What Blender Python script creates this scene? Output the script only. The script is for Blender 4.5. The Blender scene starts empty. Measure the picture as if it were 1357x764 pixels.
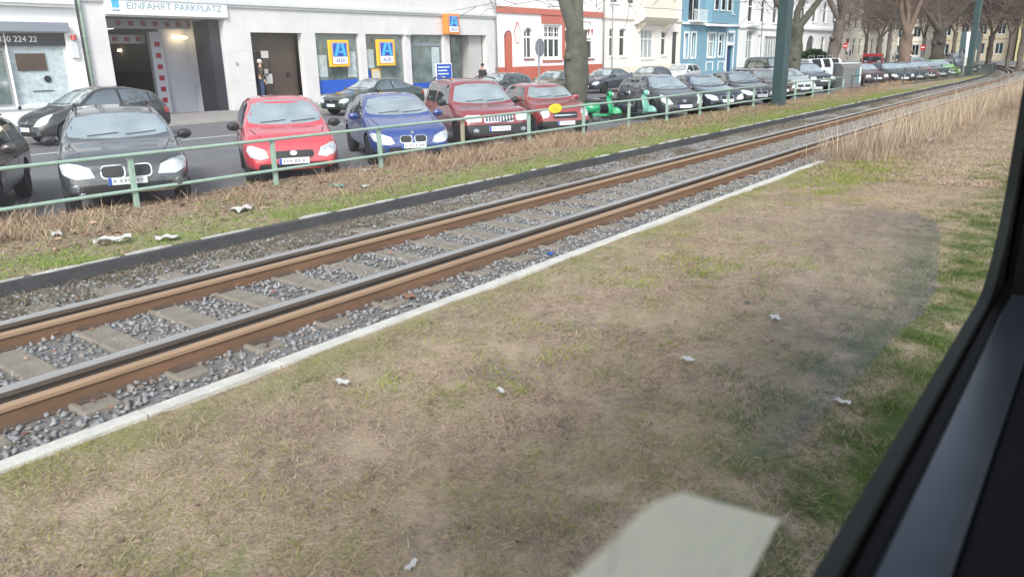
import bpy, bmesh, math, random
import numpy as np
from mathutils import Vector, Matrix
from mathutils.bvhtree import BVHTree
R = math.radians
PI = math.pi
random.seed(7)
rng = np.random.default_rng(11)
sc = bpy.context.scene
col = sc.collection

# ------------------------------------------------------------------ camera
# world: +X runs along the tram track (to the right of the photo), +Y towards the houses, z=0 parking asphalt
CH = 2.2
FPX = 1007.0
CX, CY = 678.5, 382.0
_dn = Vector((750 - CX, 3718 - CY, FPX)).normalized()
_up = -_dn
_X = Vector((1500 - CX, 60 - CY, FPX)); _X = (_X - _up * _X.dot(_up)).normalized()
_Y = _up.cross(_X)
right = Vector((_X[0], _Y[0], _up[0]))
down = Vector((_X[1], _Y[1], _up[1]))
fwd = Vector((_X[2], _Y[2], _up[2]))
cam = bpy.data.cameras.new('camera')
cam_o = bpy.data.objects.new('camera', cam)
col.objects.link(cam_o)
m3 = Matrix((right, -down, -fwd)).transposed()
cam_o.matrix_world = Matrix.Translation((0, 0, CH)) @ m3.to_4x4()
cam.sensor_width = 36
cam.lens = FPX / 1357 * 36
cam.clip_start = 0.01
cam.clip_end = 2000
cam.dof.use_dof = True
cam.dof.focus_distance = 17
cam.dof.aperture_fstop = 3.6
sc.camera = cam_o

def at(px, py, Yd):
    "world point seen at a pixel of the 1357x764 photo, at distance Yd across the track"
    r = Vector((px - CX, py - CY, FPX))
    w = Vector((r.dot(_X), r.dot(_Y), r.dot(_up)))
    w = w * (Yd / w.y)
    w.z += CH
    return w
def far(px, py, Xd):
    r = Vector((px - CX, py - CY, FPX))
    w = Vector((r.dot(_X), r.dot(_Y), r.dot(_up)))
    w = w * (Xd / w.x)
    w.z += CH
    return w

# ------------------------------------------------------------------ world and sun
world = bpy.data.worlds.new("World")
sc.world = world
world.use_nodes = True
wn = world.node_tree
bg = wn.nodes['Background']
sky = wn.nodes.new('ShaderNodeTexSky')
sky.sky_type = 'NISHITA'
sky.sun_disc = False
SUN_EL, SUN_AZ = R(38), R(215)
sky.sun_elevation = SUN_EL
sky.sun_rotation = R(90) - SUN_AZ
sky.air_density = 1.0
sky.dust_density = 1.5
sky.ozone_density = 1.0
hs = wn.nodes.new('ShaderNodeHueSaturation')
hs.inputs['Saturation'].default_value = 0.42
wn.links.new(sky.outputs[0], hs.inputs['Color'])
wn.links.new(hs.outputs[0], bg.inputs[0])
bg.inputs[1].default_value = 0.15
sun = bpy.data.lights.new('sun', 'SUN')
sun.energy = 1.5
sun.angle = R(14)
sun.color = (1, 0.96, 0.9)
sun_o = bpy.data.objects.new('sun', sun)
col.objects.link(sun_o)
sdir = Vector((math.cos(SUN_AZ) * math.cos(SUN_EL), math.sin(SUN_AZ) * math.cos(SUN_EL), math.sin(SUN_EL)))
sun_o.rotation_euler = sdir.to_track_quat('Z', 'Y').to_euler()
sc.view_settings.view_transform = 'Standard'
sc.view_settings.look = 'None'
sc.view_settings.exposure = 1.2
sc.view_settings.gamma = 1

# ------------------------------------------------------------------ materials
def mat(name, base, rough=0.7, metal=0.0, noise=0.0, nscale=3.0, col2=None, bump=0.0, bscale=30.0, coat=0.0, spec=0.5,
        emit=None, es=0.0, stretch=None, ior=1.5, detail=5.0):
    m = bpy.data.materials.new(name)
    m.use_nodes = True
    nt = m.node_tree
    b = nt.nodes['Principled BSDF']
    b.inputs['Base Color'].default_value = (*base, 1)
    b.inputs['Roughness'].default_value = rough
    b.inputs['Metallic'].default_value = metal
    b.inputs['IOR'].default_value = ior
    b.inputs['Specular IOR Level'].default_value = spec
    b.inputs['Coat Weight'].default_value = coat
    b.inputs['Coat Roughness'].default_value = 0.05
    if emit:
        b.inputs['Emission Color'].default_value = (*emit, 1)
        b.inputs['Emission Strength'].default_value = es
    if noise or bump:
        tc = nt.nodes.new('ShaderNodeTexCoord')
        mp = nt.nodes.new('ShaderNodeMapping')
        if stretch: mp.inputs['Scale'].default_value = stretch
        nt.links.new(tc.outputs['Object'], mp.inputs[0])
    if noise:
        n = nt.nodes.new('ShaderNodeTexNoise')
        n.inputs['Scale'].default_value = nscale
        n.inputs['Detail'].default_value = detail
        n.inputs['Roughness'].default_value = 0.65
        nt.links.new(mp.outputs[0], n.inputs['Vector'])
        cr = nt.nodes.new('ShaderNodeValToRGB')
        cr.color_ramp.elements[0].position = 0.5 - 0.28 * 1
        cr.color_ramp.elements[1].position = 0.5 + 0.28 * 1
        c2 = col2 if col2 else tuple(max(0, c * (1 - noise)) for c in base)
        cr.color_ramp.elements[0].color = (*c2, 1)
        cr.color_ramp.elements[1].color = (*base, 1)
        nt.links.new(n.outputs['Fac'], cr.inputs[0])
        nt.links.new(cr.outputs[0], b.inputs['Base Color'])
    if bump:
        n2 = nt.nodes.new('ShaderNodeTexNoise')
        n2.inputs['Scale'].default_value = bscale
        n2.inputs['Detail'].default_value = 4
        nt.links.new(mp.outputs[0], n2.inputs['Vector'])
        bp = nt.nodes.new('ShaderNodeBump')
        bp.inputs['Strength'].default_value = bump
        bp.inputs['Distance'].default_value = 0.02
        nt.links.new(n2.outputs['Fac'], bp.inputs['Height'])
        nt.links.new(bp.outputs[0], b.inputs['Normal'])
    return m

def ground_mat(name, stops, scales=(1.2, 14), bump=0.6, bscale=60, rough=0.95, yband=None, mixf=0.45, stretch=(1, 1, 1)):
    "patchy ground: colour ramp over two noises; yband = list of (y, colour, width, strength) worn, mossy or darkened bands along the track"
    m = bpy.data.materials.new(name); m.use_nodes = True
    nt = m.node_tree; b = nt.nodes['Principled BSDF']
    b.inputs['Roughness'].default_value = rough
    b.inputs['Specular IOR Level'].default_value = 0.15
    tc = nt.nodes.new('ShaderNodeTexCoord')
    mp = nt.nodes.new('ShaderNodeMapping'); mp.inputs['Scale'].default_value = stretch
    nt.links.new(tc.outputs['Object'], mp.inputs[0])
    ns = []
    for s in scales:
        n = nt.nodes.new('ShaderNodeTexNoise'); n.inputs['Scale'].default_value = s
        n.inputs['Detail'].default_value = 8; n.inputs['Roughness'].default_value = 0.7
        nt.links.new(mp.outputs[0], n.inputs['Vector']); ns.append(n)
    mx = nt.nodes.new('ShaderNodeMix'); mx.inputs['Factor'].default_value = mixf
    nt.links.new(ns[0].outputs['Fac'], mx.inputs['A']); nt.links.new(ns[1].outputs['Fac'], mx.inputs['B'])
    cr = nt.nodes.new('ShaderNodeValToRGB')
    els = cr.color_ramp.elements
    while len(els) < len(stops): els.new(0.5)
    for e, (p, c) in zip(els, stops):
        e.position = p; e.color = (*c, 1)
    nt.links.new(mx.outputs['Result'], cr.inputs[0])
    out = cr.outputs[0]
    if yband:
        sep = nt.nodes.new('ShaderNodeSeparateXYZ')
        nt.links.new(tc.outputs['Object'], sep.inputs[0])
        for (y0, c, w, st) in yband:
            d = nt.nodes.new('ShaderNodeMath'); d.operation = 'SUBTRACT'; d.inputs[1].default_value = y0
            nt.links.new(sep.outputs['Y'], d.inputs[0])
            a = nt.nodes.new('ShaderNodeMath'); a.operation = 'ABSOLUTE'; nt.links.new(d.outputs[0], a.inputs[0])
            q = nt.nodes.new('ShaderNodeMapRange')
            q.inputs['From Min'].default_value = w; q.inputs['From Max'].default_value = 0
            q.inputs['To Min'].default_value = 0; q.inputs['To Max'].default_value = 1
            nt.links.new(a.outputs[0], q.inputs['Value'])
            n3 = nt.nodes.new('ShaderNodeTexNoise'); n3.inputs['Scale'].default_value = 2.3; n3.inputs['Detail'].default_value = 6
            nt.links.new(tc.outputs['Object'], n3.inputs['Vector'])
            r3 = nt.nodes.new('ShaderNodeMapRange'); r3.inputs['From Min'].default_value = 0.38; r3.inputs['From Max'].default_value = 0.6
            nt.links.new(n3.outputs['Fac'], r3.inputs['Value'])
            mu = nt.nodes.new('ShaderNodeMath'); mu.operation = 'MULTIPLY'
            nt.links.new(q.outputs[0], mu.inputs[0]); nt.links.new(r3.outputs[0], mu.inputs[1])
            m2 = nt.nodes.new('ShaderNodeMath'); m2.operation = 'MULTIPLY'; m2.inputs[1].default_value = st
            nt.links.new(mu.outputs[0], m2.inputs[0])
            mm = nt.nodes.new('ShaderNodeMix'); mm.data_type = 'RGBA'
            nt.links.new(m2.outputs[0], mm.inputs['Factor'])
            nt.links.new(out, mm.inputs['A']); mm.inputs['B'].default_value = (*c, 1)
            out = mm.outputs['Result']
    nt.links.new(out, b.inputs['Base Color'])
    n2 = nt.nodes.new('ShaderNodeTexNoise'); n2.inputs['Scale'].default_value = bscale; n2.inputs['Detail'].default_value = 6
    nt.links.new(tc.outputs['Object'], n2.inputs['Vector'])
    bp = nt.nodes.new('ShaderNodeBump'); bp.inputs['Strength'].default_value = bump; bp.inputs['Distance'].default_value = 0.03
    nt.links.new(n2.outputs['Fac'], bp.inputs['Height']); nt.links.new(bp.outputs[0], b.inputs['Normal'])
    return m

def attr_mat(name, rough=0.9, trans=0.0):
    "colour comes from each blade or stone's own tint"
    m = bpy.data.materials.new(name); m.use_nodes = True
    nt = m.node_tree; b = nt.nodes['Principled BSDF']
    a = nt.nodes.new('ShaderNodeAttribute'); a.attribute_name = 'tint'
    nt.links.new(a.outputs['Color'], b.inputs['Base Color'])
    b.inputs['Roughness'].default_value = rough
    b.inputs['Specular IOR Level'].default_value = 0.2
    return m

M = {}
M['stone'] = mat('pale_stone', (0.68, 0.66, 0.67), 0.75, noise=0.2, nscale=1.1, bump=0.15, bscale=8)
M['stone_dark'] = mat('stone_reveal', (0.50, 0.48, 0.48), 0.8, noise=0.2, nscale=1.5)
M['joint'] = mat('joint', (0.36, 0.34, 0.35), 0.9)
M['white_plaster'] = mat('white_plaster', (0.80, 0.79, 0.79), 0.85, noise=0.06, nscale=0.6)
M['warm_plaster'] = mat('warm_plaster', (0.80, 0.75, 0.70), 0.85, noise=0.08, nscale=0.8)
M['cream_plaster'] = mat('cream_plaster', (0.74, 0.68, 0.58), 0.85, noise=0.1, nscale=0.8)
M['blue_plaster'] = mat('blue_plaster', (0.20, 0.36, 0.46), 0.85, noise=0.14, nscale=0.8)
M['yellow_plaster'] = mat('yellow_plaster', (0.46, 0.40, 0.22), 0.9, noise=0.15, nscale=0.3)
M['ochre_plaster'] = mat('ochre_plaster', (0.42, 0.36, 0.26), 0.9, noise=0.15, nscale=0.3)
M['red_plaster'] = mat('red_plaster', (0.50, 0.13, 0.09), 0.85, noise=0.15, nscale=1.0)
M['red_dark'] = mat('dark_red_plaster', (0.27, 0.07, 0.055), 0.85, noise=0.15, nscale=1.0)
M['white'] = mat('white_paint', (0.8, 0.8, 0.8), 0.5)
M['offwhite'] = mat('offwhite_paint', (0.62, 0.63, 0.64), 0.6, noise=0.1)
M['lilac'] = mat('grey_blue_roller_box', (0.22, 0.24, 0.29), 0.5, noise=0.1)
M['glass'] = mat('window_glass', (0.035, 0.05, 0.055), 0.04, spec=0.8, noise=0.5, nscale=0.9)
M['shopglass'] = mat('shop_glass', (0.22, 0.28, 0.28), 0.06, spec=0.9, noise=0.75, nscale=1.4, detail=2)
M['curtain'] = mat('pale_curtain_glass', (0.42, 0.46, 0.48), 0.25, noise=0.35, nscale=2.5)
M['carglass'] = mat('car_glass', (0.05, 0.075, 0.08), 0.03, spec=1.0, ior=2.3, noise=0.55, nscale=2.2, detail=3)
M['windscreen'] = mat('windscreen_glass', (0.66, 0.74, 0.76), 0.05, metal=.65, spec=1.0, ior=1.6, col2=(.38, .45, .48), noise=0.6, nscale=1.6, detail=2)
M['black'] = mat('black_plastic', (0.012, 0.012, 0.013), 0.5)
M['darkplastic'] = mat('dark_plastic', (0.03, 0.03, 0.033), 0.55, noise=0.3, nscale=6)
M['tyre'] = mat('tyre_rubber', (0.016, 0.016, 0.017), 0.8)
M['alloy'] = mat('alloy', (0.45, 0.46, 0.48), 0.35, metal=0.8)
M['chrome'] = mat('chrome', (0.75, 0.76, 0.78), 0.12, metal=1.0)
M['lamp'] = mat('lamp_lens', (0.72, 0.76, 0.8), 0.12, spec=0.9, coat=1, noise=0.5, nscale=14)
M['lampdark'] = mat('lamp_bulb', (0.25, 0.27, 0.3), 0.1, metal=0.7)
M['tail'] = mat('tail_lens', (0.42, 0.01, 0.015), 0.15, coat=1)
M['plate'] = mat('number_plate_white', (0.7, 0.72, 0.74), 0.4)
M['plateblue'] = mat('plate_blue', (0.03, 0.09, 0.42), 0.4)
M['fence'] = mat('pale_green_paint', (0.34, 0.45, 0.38), 0.55, noise=0.45, nscale=7, col2=(0.22, 0.32, 0.26), bump=0.3)
M['fence_dark'] = mat('dark_green_rail', (0.04, 0.055, 0.05), 0.5)
M['mast'] = mat('mast_green_paint', (0.045, 0.08, 0.085), 0.45, noise=0.4, nscale=3, bump=0.15)
M['mastpale'] = mat('mast_lighter_paint', (0.12, 0.2, 0.21), 0.5, noise=0.3, nscale=2)  # lighter copy of mast paint for its brighter-lit face; also board and graffiti
M['concrete'] = mat('concrete', (0.42, 0.41, 0.38), 0.9, noise=0.3, nscale=5, bump=0.4, bscale=40)
M['kerb'] = mat('pale_concrete_kerb', (0.60, 0.58, 0.53), 0.9, noise=0.35, nscale=7, bump=0.4, bscale=50)
M['crust'] = mat('pale_mortar_crust', (0.58, 0.56, 0.52), 0.95, noise=0.4, nscale=9, bump=0.6)
M['darkwall'] = mat('dark_stained_concrete', (0.065, 0.065, 0.07), 0.85, noise=0.45, nscale=4, bump=0.5, bscale=30)
M['sleeper'] = mat('sleeper_concrete', (0.27, 0.235, 0.19), 0.95, noise=0.5, nscale=5, bump=0.6, bscale=40)
M['rust'] = mat('rail_rust', (0.24, 0.125, 0.065), 0.75, noise=0.45, nscale=5, bump=0.3, bscale=60, stretch=(0.25, 1, 1))
M['rusthead'] = mat('rail_rusty_head', (0.34, 0.22, 0.135), 0.5, noise=0.25, nscale=4, stretch=(0.15, 1, 1))
M['railweb'] = mat('rail_dark_web', (0.14, 0.105, 0.08), 0.85, noise=0.4, nscale=5, stretch=(0.25, 1, 1))
M['railhead'] = mat('rail_polished_head', (0.46, 0.44, 0.42), 0.38, metal=0.55, noise=0.2, nscale=4, stretch=(0.1, 1, 1))
M['rust_clip'] = mat('clip_rust', (0.11, 0.07, 0.05), 0.85, noise=.4, nscale=8)
M['asphalt'] = mat('asphalt', (0.165, 0.165, 0.175), 0.85, noise=0.28, nscale=1.3, bump=0.35, bscale=90)
M['paving'] = mat('pavement_slabs', (0.30, 0.28, 0.27), 0.9, noise=0.2, nscale=2)
M['marking'] = mat('road_marking', (0.62, 0.62, 0.62), 0.7, noise=0.3, nscale=8)
M['door_brown'] = mat('brown_door', (0.085, 0.058, 0.046), 0.5, noise=0.25, nscale=2.5)
M['door_dark'] = mat('dark_door', (0.03, 0.028, 0.04), 0.5, noise=0.2)
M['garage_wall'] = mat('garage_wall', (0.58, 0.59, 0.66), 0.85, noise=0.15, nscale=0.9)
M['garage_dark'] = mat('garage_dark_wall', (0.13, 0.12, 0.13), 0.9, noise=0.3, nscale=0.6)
M['stripe_red'] = mat('warning_red', (0.36, 0.02, 0.045), 0.6)
M['tube'] = mat('lit_tube', (1, 0.9, 0.7), 0.5, emit=(1, 0.75, 0.4), es=5)
M['poster_blue'] = mat('poster_blue', (0.02, 0.10, 0.52), 0.5, noise=0.2, nscale=4)
M['sign_yellow'] = mat('sign_yellow', (0.85, 0.47, 0.03), 0.45)
M['sign_orange'] = mat('sign_orange', (0.72, 0.23, 0.03), 0.45)
M['sign_cyan'] = mat('sign_light_blue', (0.06, 0.42, 0.75), 0.45)
M['sign_navy'] = mat('sign_navy', (0.02, 0.07, 0.40), 0.45)
M['paper'] = mat('paper', (0.58, 0.57, 0.54), 0.8, noise=0.15, nscale=9)
M['poster'] = mat('pale_poster', (0.55, 0.64, 0.67), 0.6, noise=0.45, nscale=5, detail=2)
M['text_grey'] = mat('sign_letters', (0.22, 0.32, 0.40), 0.6)
M['text_white'] = mat('white_letters', (0.8, 0.8, 0.8), 0.5)
M['bark'] = mat('tree_bark', (0.125, 0.115, 0.09), 0.9, noise=0.5, nscale=5, col2=(0.04, 0.045, 0.032), bump=0.9, bscale=9)
M['bark_far'] = mat('tree_bark_far', (0.16, 0.13, 0.11), 0.9, noise=0.4, nscale=1.0, col2=(0.07, 0.06, 0.055))
M['bark_warm'] = mat('tree_bark_warm', (0.19, 0.135, 0.105), 0.9, noise=0.4, nscale=1.5, col2=(0.15, 0.11, 0.09))
M['twig'] = mat('twigs', (0.13, 0.10, 0.085), 0.9)
M['vespa_green'] = mat('scooter_green', (0.015, 0.30, 0.12), 0.35, coat=0.5)
M['vespa_mint'] = mat('scooter_mint', (0.14, 0.36, 0.29), 0.35, coat=0.5)
M['scooter_dark'] = mat('scooter_dark', (0.02, 0.024, 0.035), 0.3, coat=0.6)
M['seat'] = mat('scooter_seat', (0.02, 0.02, 0.02), 0.6)
M['skin'] = mat('skin', (0.48, 0.29, 0.22), 0.6)
M['jacket_olive'] = mat('jacket_olive', (0.075, 0.055, 0.04), 0.85, noise=0.35, nscale=8)
M['jeans'] = mat('jeans', (0.035, 0.07, 0.14), 0.9, noise=0.3, nscale=9)
M['coat_dark'] = mat('dark_coat', (0.03, 0.028, 0.035), 0.85)
M['coat_red'] = mat('red_coat', (0.5, 0.02, 0.02), 0.8)
M['hair_white'] = mat('hair_white', (0.55, 0.53, 0.5), 0.8)
M['hair_dark'] = mat('hair_dark', (0.025, 0.018, 0.014), 0.6)
M['red_paint'] = mat('vehicle_red', (0.45, 0.02, 0.02), 0.4, coat=0.5)
M['grey_metal'] = mat('grey_metal', (0.28, 0.29, 0.30), 0.5, noise=0.2)
M['container'] = mat('container_grey', (0.17, 0.17, 0.175), 0.7, noise=0.3, nscale=1.5)
M['bin_white'] = mat('bin_white', (0.60, 0.63, 0.65), 0.6, noise=0.15)
M['leaf_dark'] = mat('hedge_leaf', (0.04, 0.065, 0.035), 0.8)
M['wood_pale'] = mat('weathered_post', (0.36, 0.33, 0.23), 0.85, noise=0.4, nscale=6)

def paint(name, c, rough=0.3):
    dirt = tuple(q * .82 + .035 * w for q, w in zip(c, (1, .95, .85)))
    return mat('paint_' + name, c, rough, coat=.9, spec=0.6, noise=0.3, nscale=2.8, col2=dirt, detail=5)

# ------------------------------------------------------------------ mesh helpers
class MB:
    def __init__(s): s.v = []; s.f = []; s.m = []
    def add(s, vs, fs, mi=0):
        o = len(s.v); s.v += [tuple(p) for p in vs]; s.f += [tuple(i + o for i in f) for f in fs]; s.m += [mi] * len(fs)
    def box(s, x0, x1, y0, y1, z0, z1, mi=0):
        vs = [(x, y, z) for z in (z0, z1) for y in (y0, y1) for x in (x0, x1)]
        s.add(vs, [(0, 2, 3, 1), (4, 5, 7, 6), (0, 1, 5, 4), (2, 6, 7, 3), (1, 3, 7, 5), (0, 4, 6, 2)], mi)
    def prism(s, poly, axis, a, b, mi=0):
        "poly: 2D points; axis 'x','y','z' = extrusion axis from a to b"
        def P(p, t):
            return (t, p[0], p[1]) if axis == 'x' else (p[0], t, p[1]) if axis == 'y' else (p[0], p[1], t)
        n = len(poly)
        s.add([P(p, a) for p in poly] + [P(p, b) for p in poly],
              [tuple(range(n))[::-1], tuple(range(n, 2 * n))] + [(i, (i + 1) % n, n + (i + 1) % n, n + i) for i in range(n)], mi)
    def tube(s, pts, rad, n=6, mi=0, cap=True):
        pts = [Vector(p) for p in pts]
        if not hasattr(rad, '__len__'): rad = [rad] * len(pts)
        rings = []
        prev = None
        for i, p in enumerate(pts):
            d = (pts[min(i + 1, len(pts) - 1)] - pts[max(i - 1, 0)])
            if d.length < 1e-9: d = Vector((0, 0, 1))
            d.normalize()
            if prev is None:
                a = Vector((0, 0, 1)) if abs(d.z) < 0.9 else Vector((1, 0, 0))
                u = d.cross(a).normalized()
            else:
                u = (prev - d * prev.dot(d)).normalized()
            prev = u
            w = d.cross(u)
            rings.append([p + (u * math.cos(2 * PI * k / n) + w * math.sin(2 * PI * k / n)) * rad[i] for k in range(n)])
        vs = [q for r in rings for q in r]
        fs = []
        for i in range(len(pts) - 1):
            for k in range(n):
                fs.append((i * n + k, i * n + (k + 1) % n, (i + 1) * n + (k + 1) % n, (i + 1) * n + k))
        if cap:
            fs.append(tuple(range(n))[::-1]); fs.append(tuple((len(pts) - 1) * n + k for k in range(n)))
        s.add(vs, fs, mi)
    def lathe(s, prof, n=20, mi=0, axis='z', c=(0, 0, 0)):
        "prof: list of (r, h)"
        vs = []
        for r, h in prof:
            for k in range(n):
                a = 2 * PI * k / n
                p = (r * math.cos(a), r * math.sin(a), h) if axis == 'z' else (r * math.cos(a), h, r * math.sin(a)) if axis == 'y' else (h, r * math.cos(a), r * math.sin(a))
                vs.append((p[0] + c[0], p[1] + c[1], p[2] + c[2]))
        fs = [(i * n + k, i * n + (k + 1) % n, (i + 1) * n + (k + 1) % n, (i + 1) * n + k) for i in range(len(prof) - 1) for k in range(n)]
        fs.append(tuple(range(n))[::-1]); fs.append(tuple((len(prof) - 1) * n + k for k in range(n)))
        s.add(vs, fs, mi)
    def mesh(s, name, smooth=False):
        me = bpy.data.meshes.new(name)
        me.from_pydata(s.v, [], s.f)
        for p, mi in zip(me.polygons, s.m): p.material_index = mi
        bm = bmesh.new(); bm.from_mesh(me)
        bmesh.ops.recalc_face_normals(bm, faces=bm.faces[:])
        bm.to_mesh(me); bm.free()
        if smooth:
            me.polygons.foreach_set('use_smooth', [True] * len(me.polygons))
        me.update()
        return me
    def build(s, name, mats, parent=None, smooth=False, bevel=0.0, **kw):
        me = s.mesh(name, smooth)
        for m in (mats if isinstance(mats, (list, tuple)) else [mats]):
            me.materials.append(M[m] if isinstance(m, str) else m)
        return link(name, me, parent, bevel=bevel, **kw)

def link(name, me, parent=None, bevel=0.0, label=None, cat=None, group=None, kind=None, loc=None, rz=None):
    o = bpy.data.objects.new(name, me)
    col.objects.link(o)
    if parent: o.parent = parent
    if bevel:
        b = o.modifiers.new('bevel', 'BEVEL'); b.width = bevel; b.segments = 2; b.limit_method = 'ANGLE'
    if loc: o.location = loc
    if rz is not None: o.rotation_euler = (0, 0, rz)
    tag(o, label, cat, group, kind)
    return o
def tag(o, label=None, cat=None, group=None, kind=None):
    if label: o['label'] = label
    if cat: o['category'] = cat
    if group: o['group'] = group
    if kind: o['kind'] = kind
    return o
def empty(name, loc, label=None, cat=None, group=None, rz=0):
    o = bpy.data.objects.new(name, None); col.objects.link(o)
    o.location = loc; o.rotation_euler = (0, 0, rz); o.empty_display_size = 0.3
    return tag(o, label, cat, group)
KIDS = {}
def kids(o): return [c for c in bpy.data.objects if c.parent == o]
def copy_tree(o, loc=None, rz=None, label=None, parent=None, scale=None):
    def cp(s, p):
        c = s.copy(); col.objects.link(c)
        if p: c.parent = p
        for ch in [k for k in ALLK.get(s.name, [])]: cp(ch, c)
        return c
    ALLK = {}
    for k in bpy.data.objects:
        if k.parent: ALLK.setdefault(k.parent.name, []).append(k)
    c = cp(o, parent)
    if loc is not None: c.location = loc
    if rz is not None: c.rotation_euler = (0, 0, rz)
    if label: c['label'] = label
    if scale: c.scale = scale
    return c
def text_mesh(s, size, depth=0.01, align='CENTER'):
    cu = bpy.data.curves.new('t', 'FONT'); cu.body = s; cu.size = size; cu.extrude = depth; cu.align_x = align; cu.align_y = 'CENTER'
    o = bpy.data.objects.new('t', cu); col.objects.link(o)
    dg = bpy.context.evaluated_depsgraph_get()
    me = bpy.data.meshes.new_from_object(o.evaluated_get(dg))
    bpy.data.objects.remove(o); bpy.data.curves.remove(cu)
    return me
def text_obj(name, s, size, m, parent, loc, rot=(PI / 2, 0, 0), depth=0.006, sx=1.0):
    me = text_mesh(s, size, depth)
    me.materials.clear(); me.materials.append(M[m])
    o = link(name, me, parent)
    o.location = loc; o.rotation_euler = rot; o.scale = (sx, 1, 1)
    return o
def hnoise(x, y):
    return (np.sin(x * 1.3 + y * 0.7) + np.sin(x * 2.9 - y * 2.1 + 1.3) * 0.6 + np.sin(x * 6.1 + y * 5.3 + 2.2) * 0.3 + np.sin(-x * 11.3 + y * 9.7) * 0.2) / 2.1
def vnoise(x, y, s, seed=0):
    "smooth value noise on numpy arrays"
    r = np.random.default_rng(seed).random((64, 64))
    x = x * s; y = y * s
    xi = np.floor(x).astype(int); yi = np.floor(y).astype(int)
    fx = x - xi; fy = y - yi
    fx = fx * fx * (3 - 2 * fx); fy = fy * fy * (3 - 2 * fy)
    g = lambda a, b: r[a % 64, b % 64]
    return (g(xi, yi) * (1 - fx) + g(xi + 1, yi) * fx) * (1 - fy) + (g(xi, yi + 1) * (1 - fx) + g(xi + 1, yi + 1) * fx) * fy

# track centre line bends away to the left far down the line
def toff(x): return 0.0 if x < 60 else (x - 60) ** 2 / 400.0
def troty(x): return 0.0 if x < 60 else math.atan((x - 60) / 200.0)
TX = [-12 + 2 * i for i in range(34)] + [56 + 3 * i for i in range(1, 22)]

def sheet(name, y0, y1, z, m, x0=-14, x1=120, nx=200, ny=10, follow=True, disp=0.0, kind='structure', zfun=None, label=None, cat=None, smooth=True):
    xs = np.linspace(x0, x1, nx); ys = np.linspace(0, 1, ny)
    V = []; F = []
    for x in xs:
        o = toff(x) if follow else 0
        for t in ys:
            y = y0 + (y1 - y0) * t + o
            zz = z if zfun is None else zfun(x, y)
            if disp: zz += disp * float(hnoise(np.array(x), np.array(y)))
            V.append((x, y, zz))
    for i in range(nx - 1):
        for j in range(ny - 1):
            a = i * ny + j
            F.append((a, a + ny, a + ny + 1, a + 1))
    me = bpy.data.meshes.new(name); me.from_pydata(V, [], F)
    if smooth: me.polygons.foreach_set('use_smooth', [True] * len(F))
    me.materials.append(M[m] if isinstance(m, str) else m)
    return link(name, me, None, kind=kind, label=label, cat=cat)

# ------------------------------------------------------------------ ground
TAN = (0.37, 0.285, 0.20); TAN2 = (0.25, 0.19, 0.145); BRN = (0.12, 0.09, 0.07); GRN = (0.16, 0.19, 0.05); MOSS = (0.09, 0.15, 0.025)
M['near_ground'] = ground_mat('near_verge_soil', [(0.30, BRN), (0.42, TAN2), (0.53, TAN), (0.62, (0.21, 0.20, 0.10)), (0.72, GRN)],
                              scales=(1.1, 9), bump=0.7, bscale=45, yband=[(0.85, (0.04, 0.08, 0.01), 1.2, 1.0), (4.3, (0.15, 0.19, 0.05), 0.5, 0.55)])  # first band: green strip, with the darker right-hand view in its colour
M['far_ground'] = ground_mat('far_verge_soil', [(0.30, (0.12, 0.08, 0.06)), (0.42, (0.22, 0.15, 0.11)), (0.53, (0.33, 0.26, 0.18)), (0.66, (0.19, 0.20, 0.09))],
                             scales=(1.4, 12), bump=0.9, bscale=40, yband=[(8.85, (0.16, 0.225, 0.045), 1.0, 0.95)])
M['ballast'] = ground_mat('ballast_bed', [(0.3, (0.13, 0.125, 0.12)), (0.5, (0.20, 0.195, 0.19)), (0.65, (0.28, 0.275, 0.27))], scales=(18, 40), bump=1.0, bscale=55)
M['dirt_strip'] = ground_mat('dirty_ballast', [(0.3, (0.05, 0.042, 0.032)), (0.5, (0.13, 0.11, 0.085)), (0.66, (0.27, 0.25, 0.22))], scales=(3, 22), bump=1.0, bscale=40)

big = MB(); big.box(-250, 700, -350, 500, -0.6, -0.03)
big.build('ground', M['asphalt'], kind='structure')

def near_z(x, y):
    return 0.085 + 0.02 * float(hnoise(np.array(x * 1.4), np.array(y * 2.1))) - 0.10 * max(0, 1.2 - y) * 0.5
sheet('near_verge', -1.0, 4.52, 0, 'near_ground', x0=-6, x1=120, nx=420, ny=60, zfun=near_z)
sheet('track_bed_base', 4.58, 8.38, 0.045, 'ballast', x0=-8, x1=120, nx=200, ny=12, disp=0.008)
sheet('dirt_strip', 7.55, 8.38, 0.063, 'dirt_strip', x0=-8, x1=120, nx=260, ny=8, disp=0.02)
def far_z(x, y):
    yy = y - toff(x)
    return 0.165 + 0.02 * float(hnoise(np.array(x * 1.1), np.array(y * 1.7))) - 0.02 * max(0, yy - 11)
sheet('far_verge', 8.49, 12.05, 0, 'far_ground', x0=-8, x1=120, nx=320, ny=26, zfun=far_z)
def road_z(x, y): return 0.0 + 0.13 * min(1, max(0, (y - 15) / 12))
sheet('street', 12.0, 27.0, 0, 'asphalt', x0=-40, x1=190, nx=60, ny=16, follow=False, zfun=road_z)
sheet('pavement', 27.14, 30.6, 0, 'paving', x0=-40, x1=112, nx=60, ny=6, follow=False, zfun=lambda x, y: 0.26 + 0.02 * (y - 27))
k = MB(); k.box(-40, 112, 26.98, 27.14, -0.02, 0.262); k.build('pavement_kerb', 'concrete', kind='structure')
mk = MB()
for i in range(-6, 30):
    x = 3.1 + i * 4.5
    mk.box(x, x + 2.3, 21.9, 22.03, road_z(0, 21.95) + 0.003, road_z(0, 21.95) + 0.009)
mk.build('lane_marking', 'marking', kind='structure')
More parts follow.
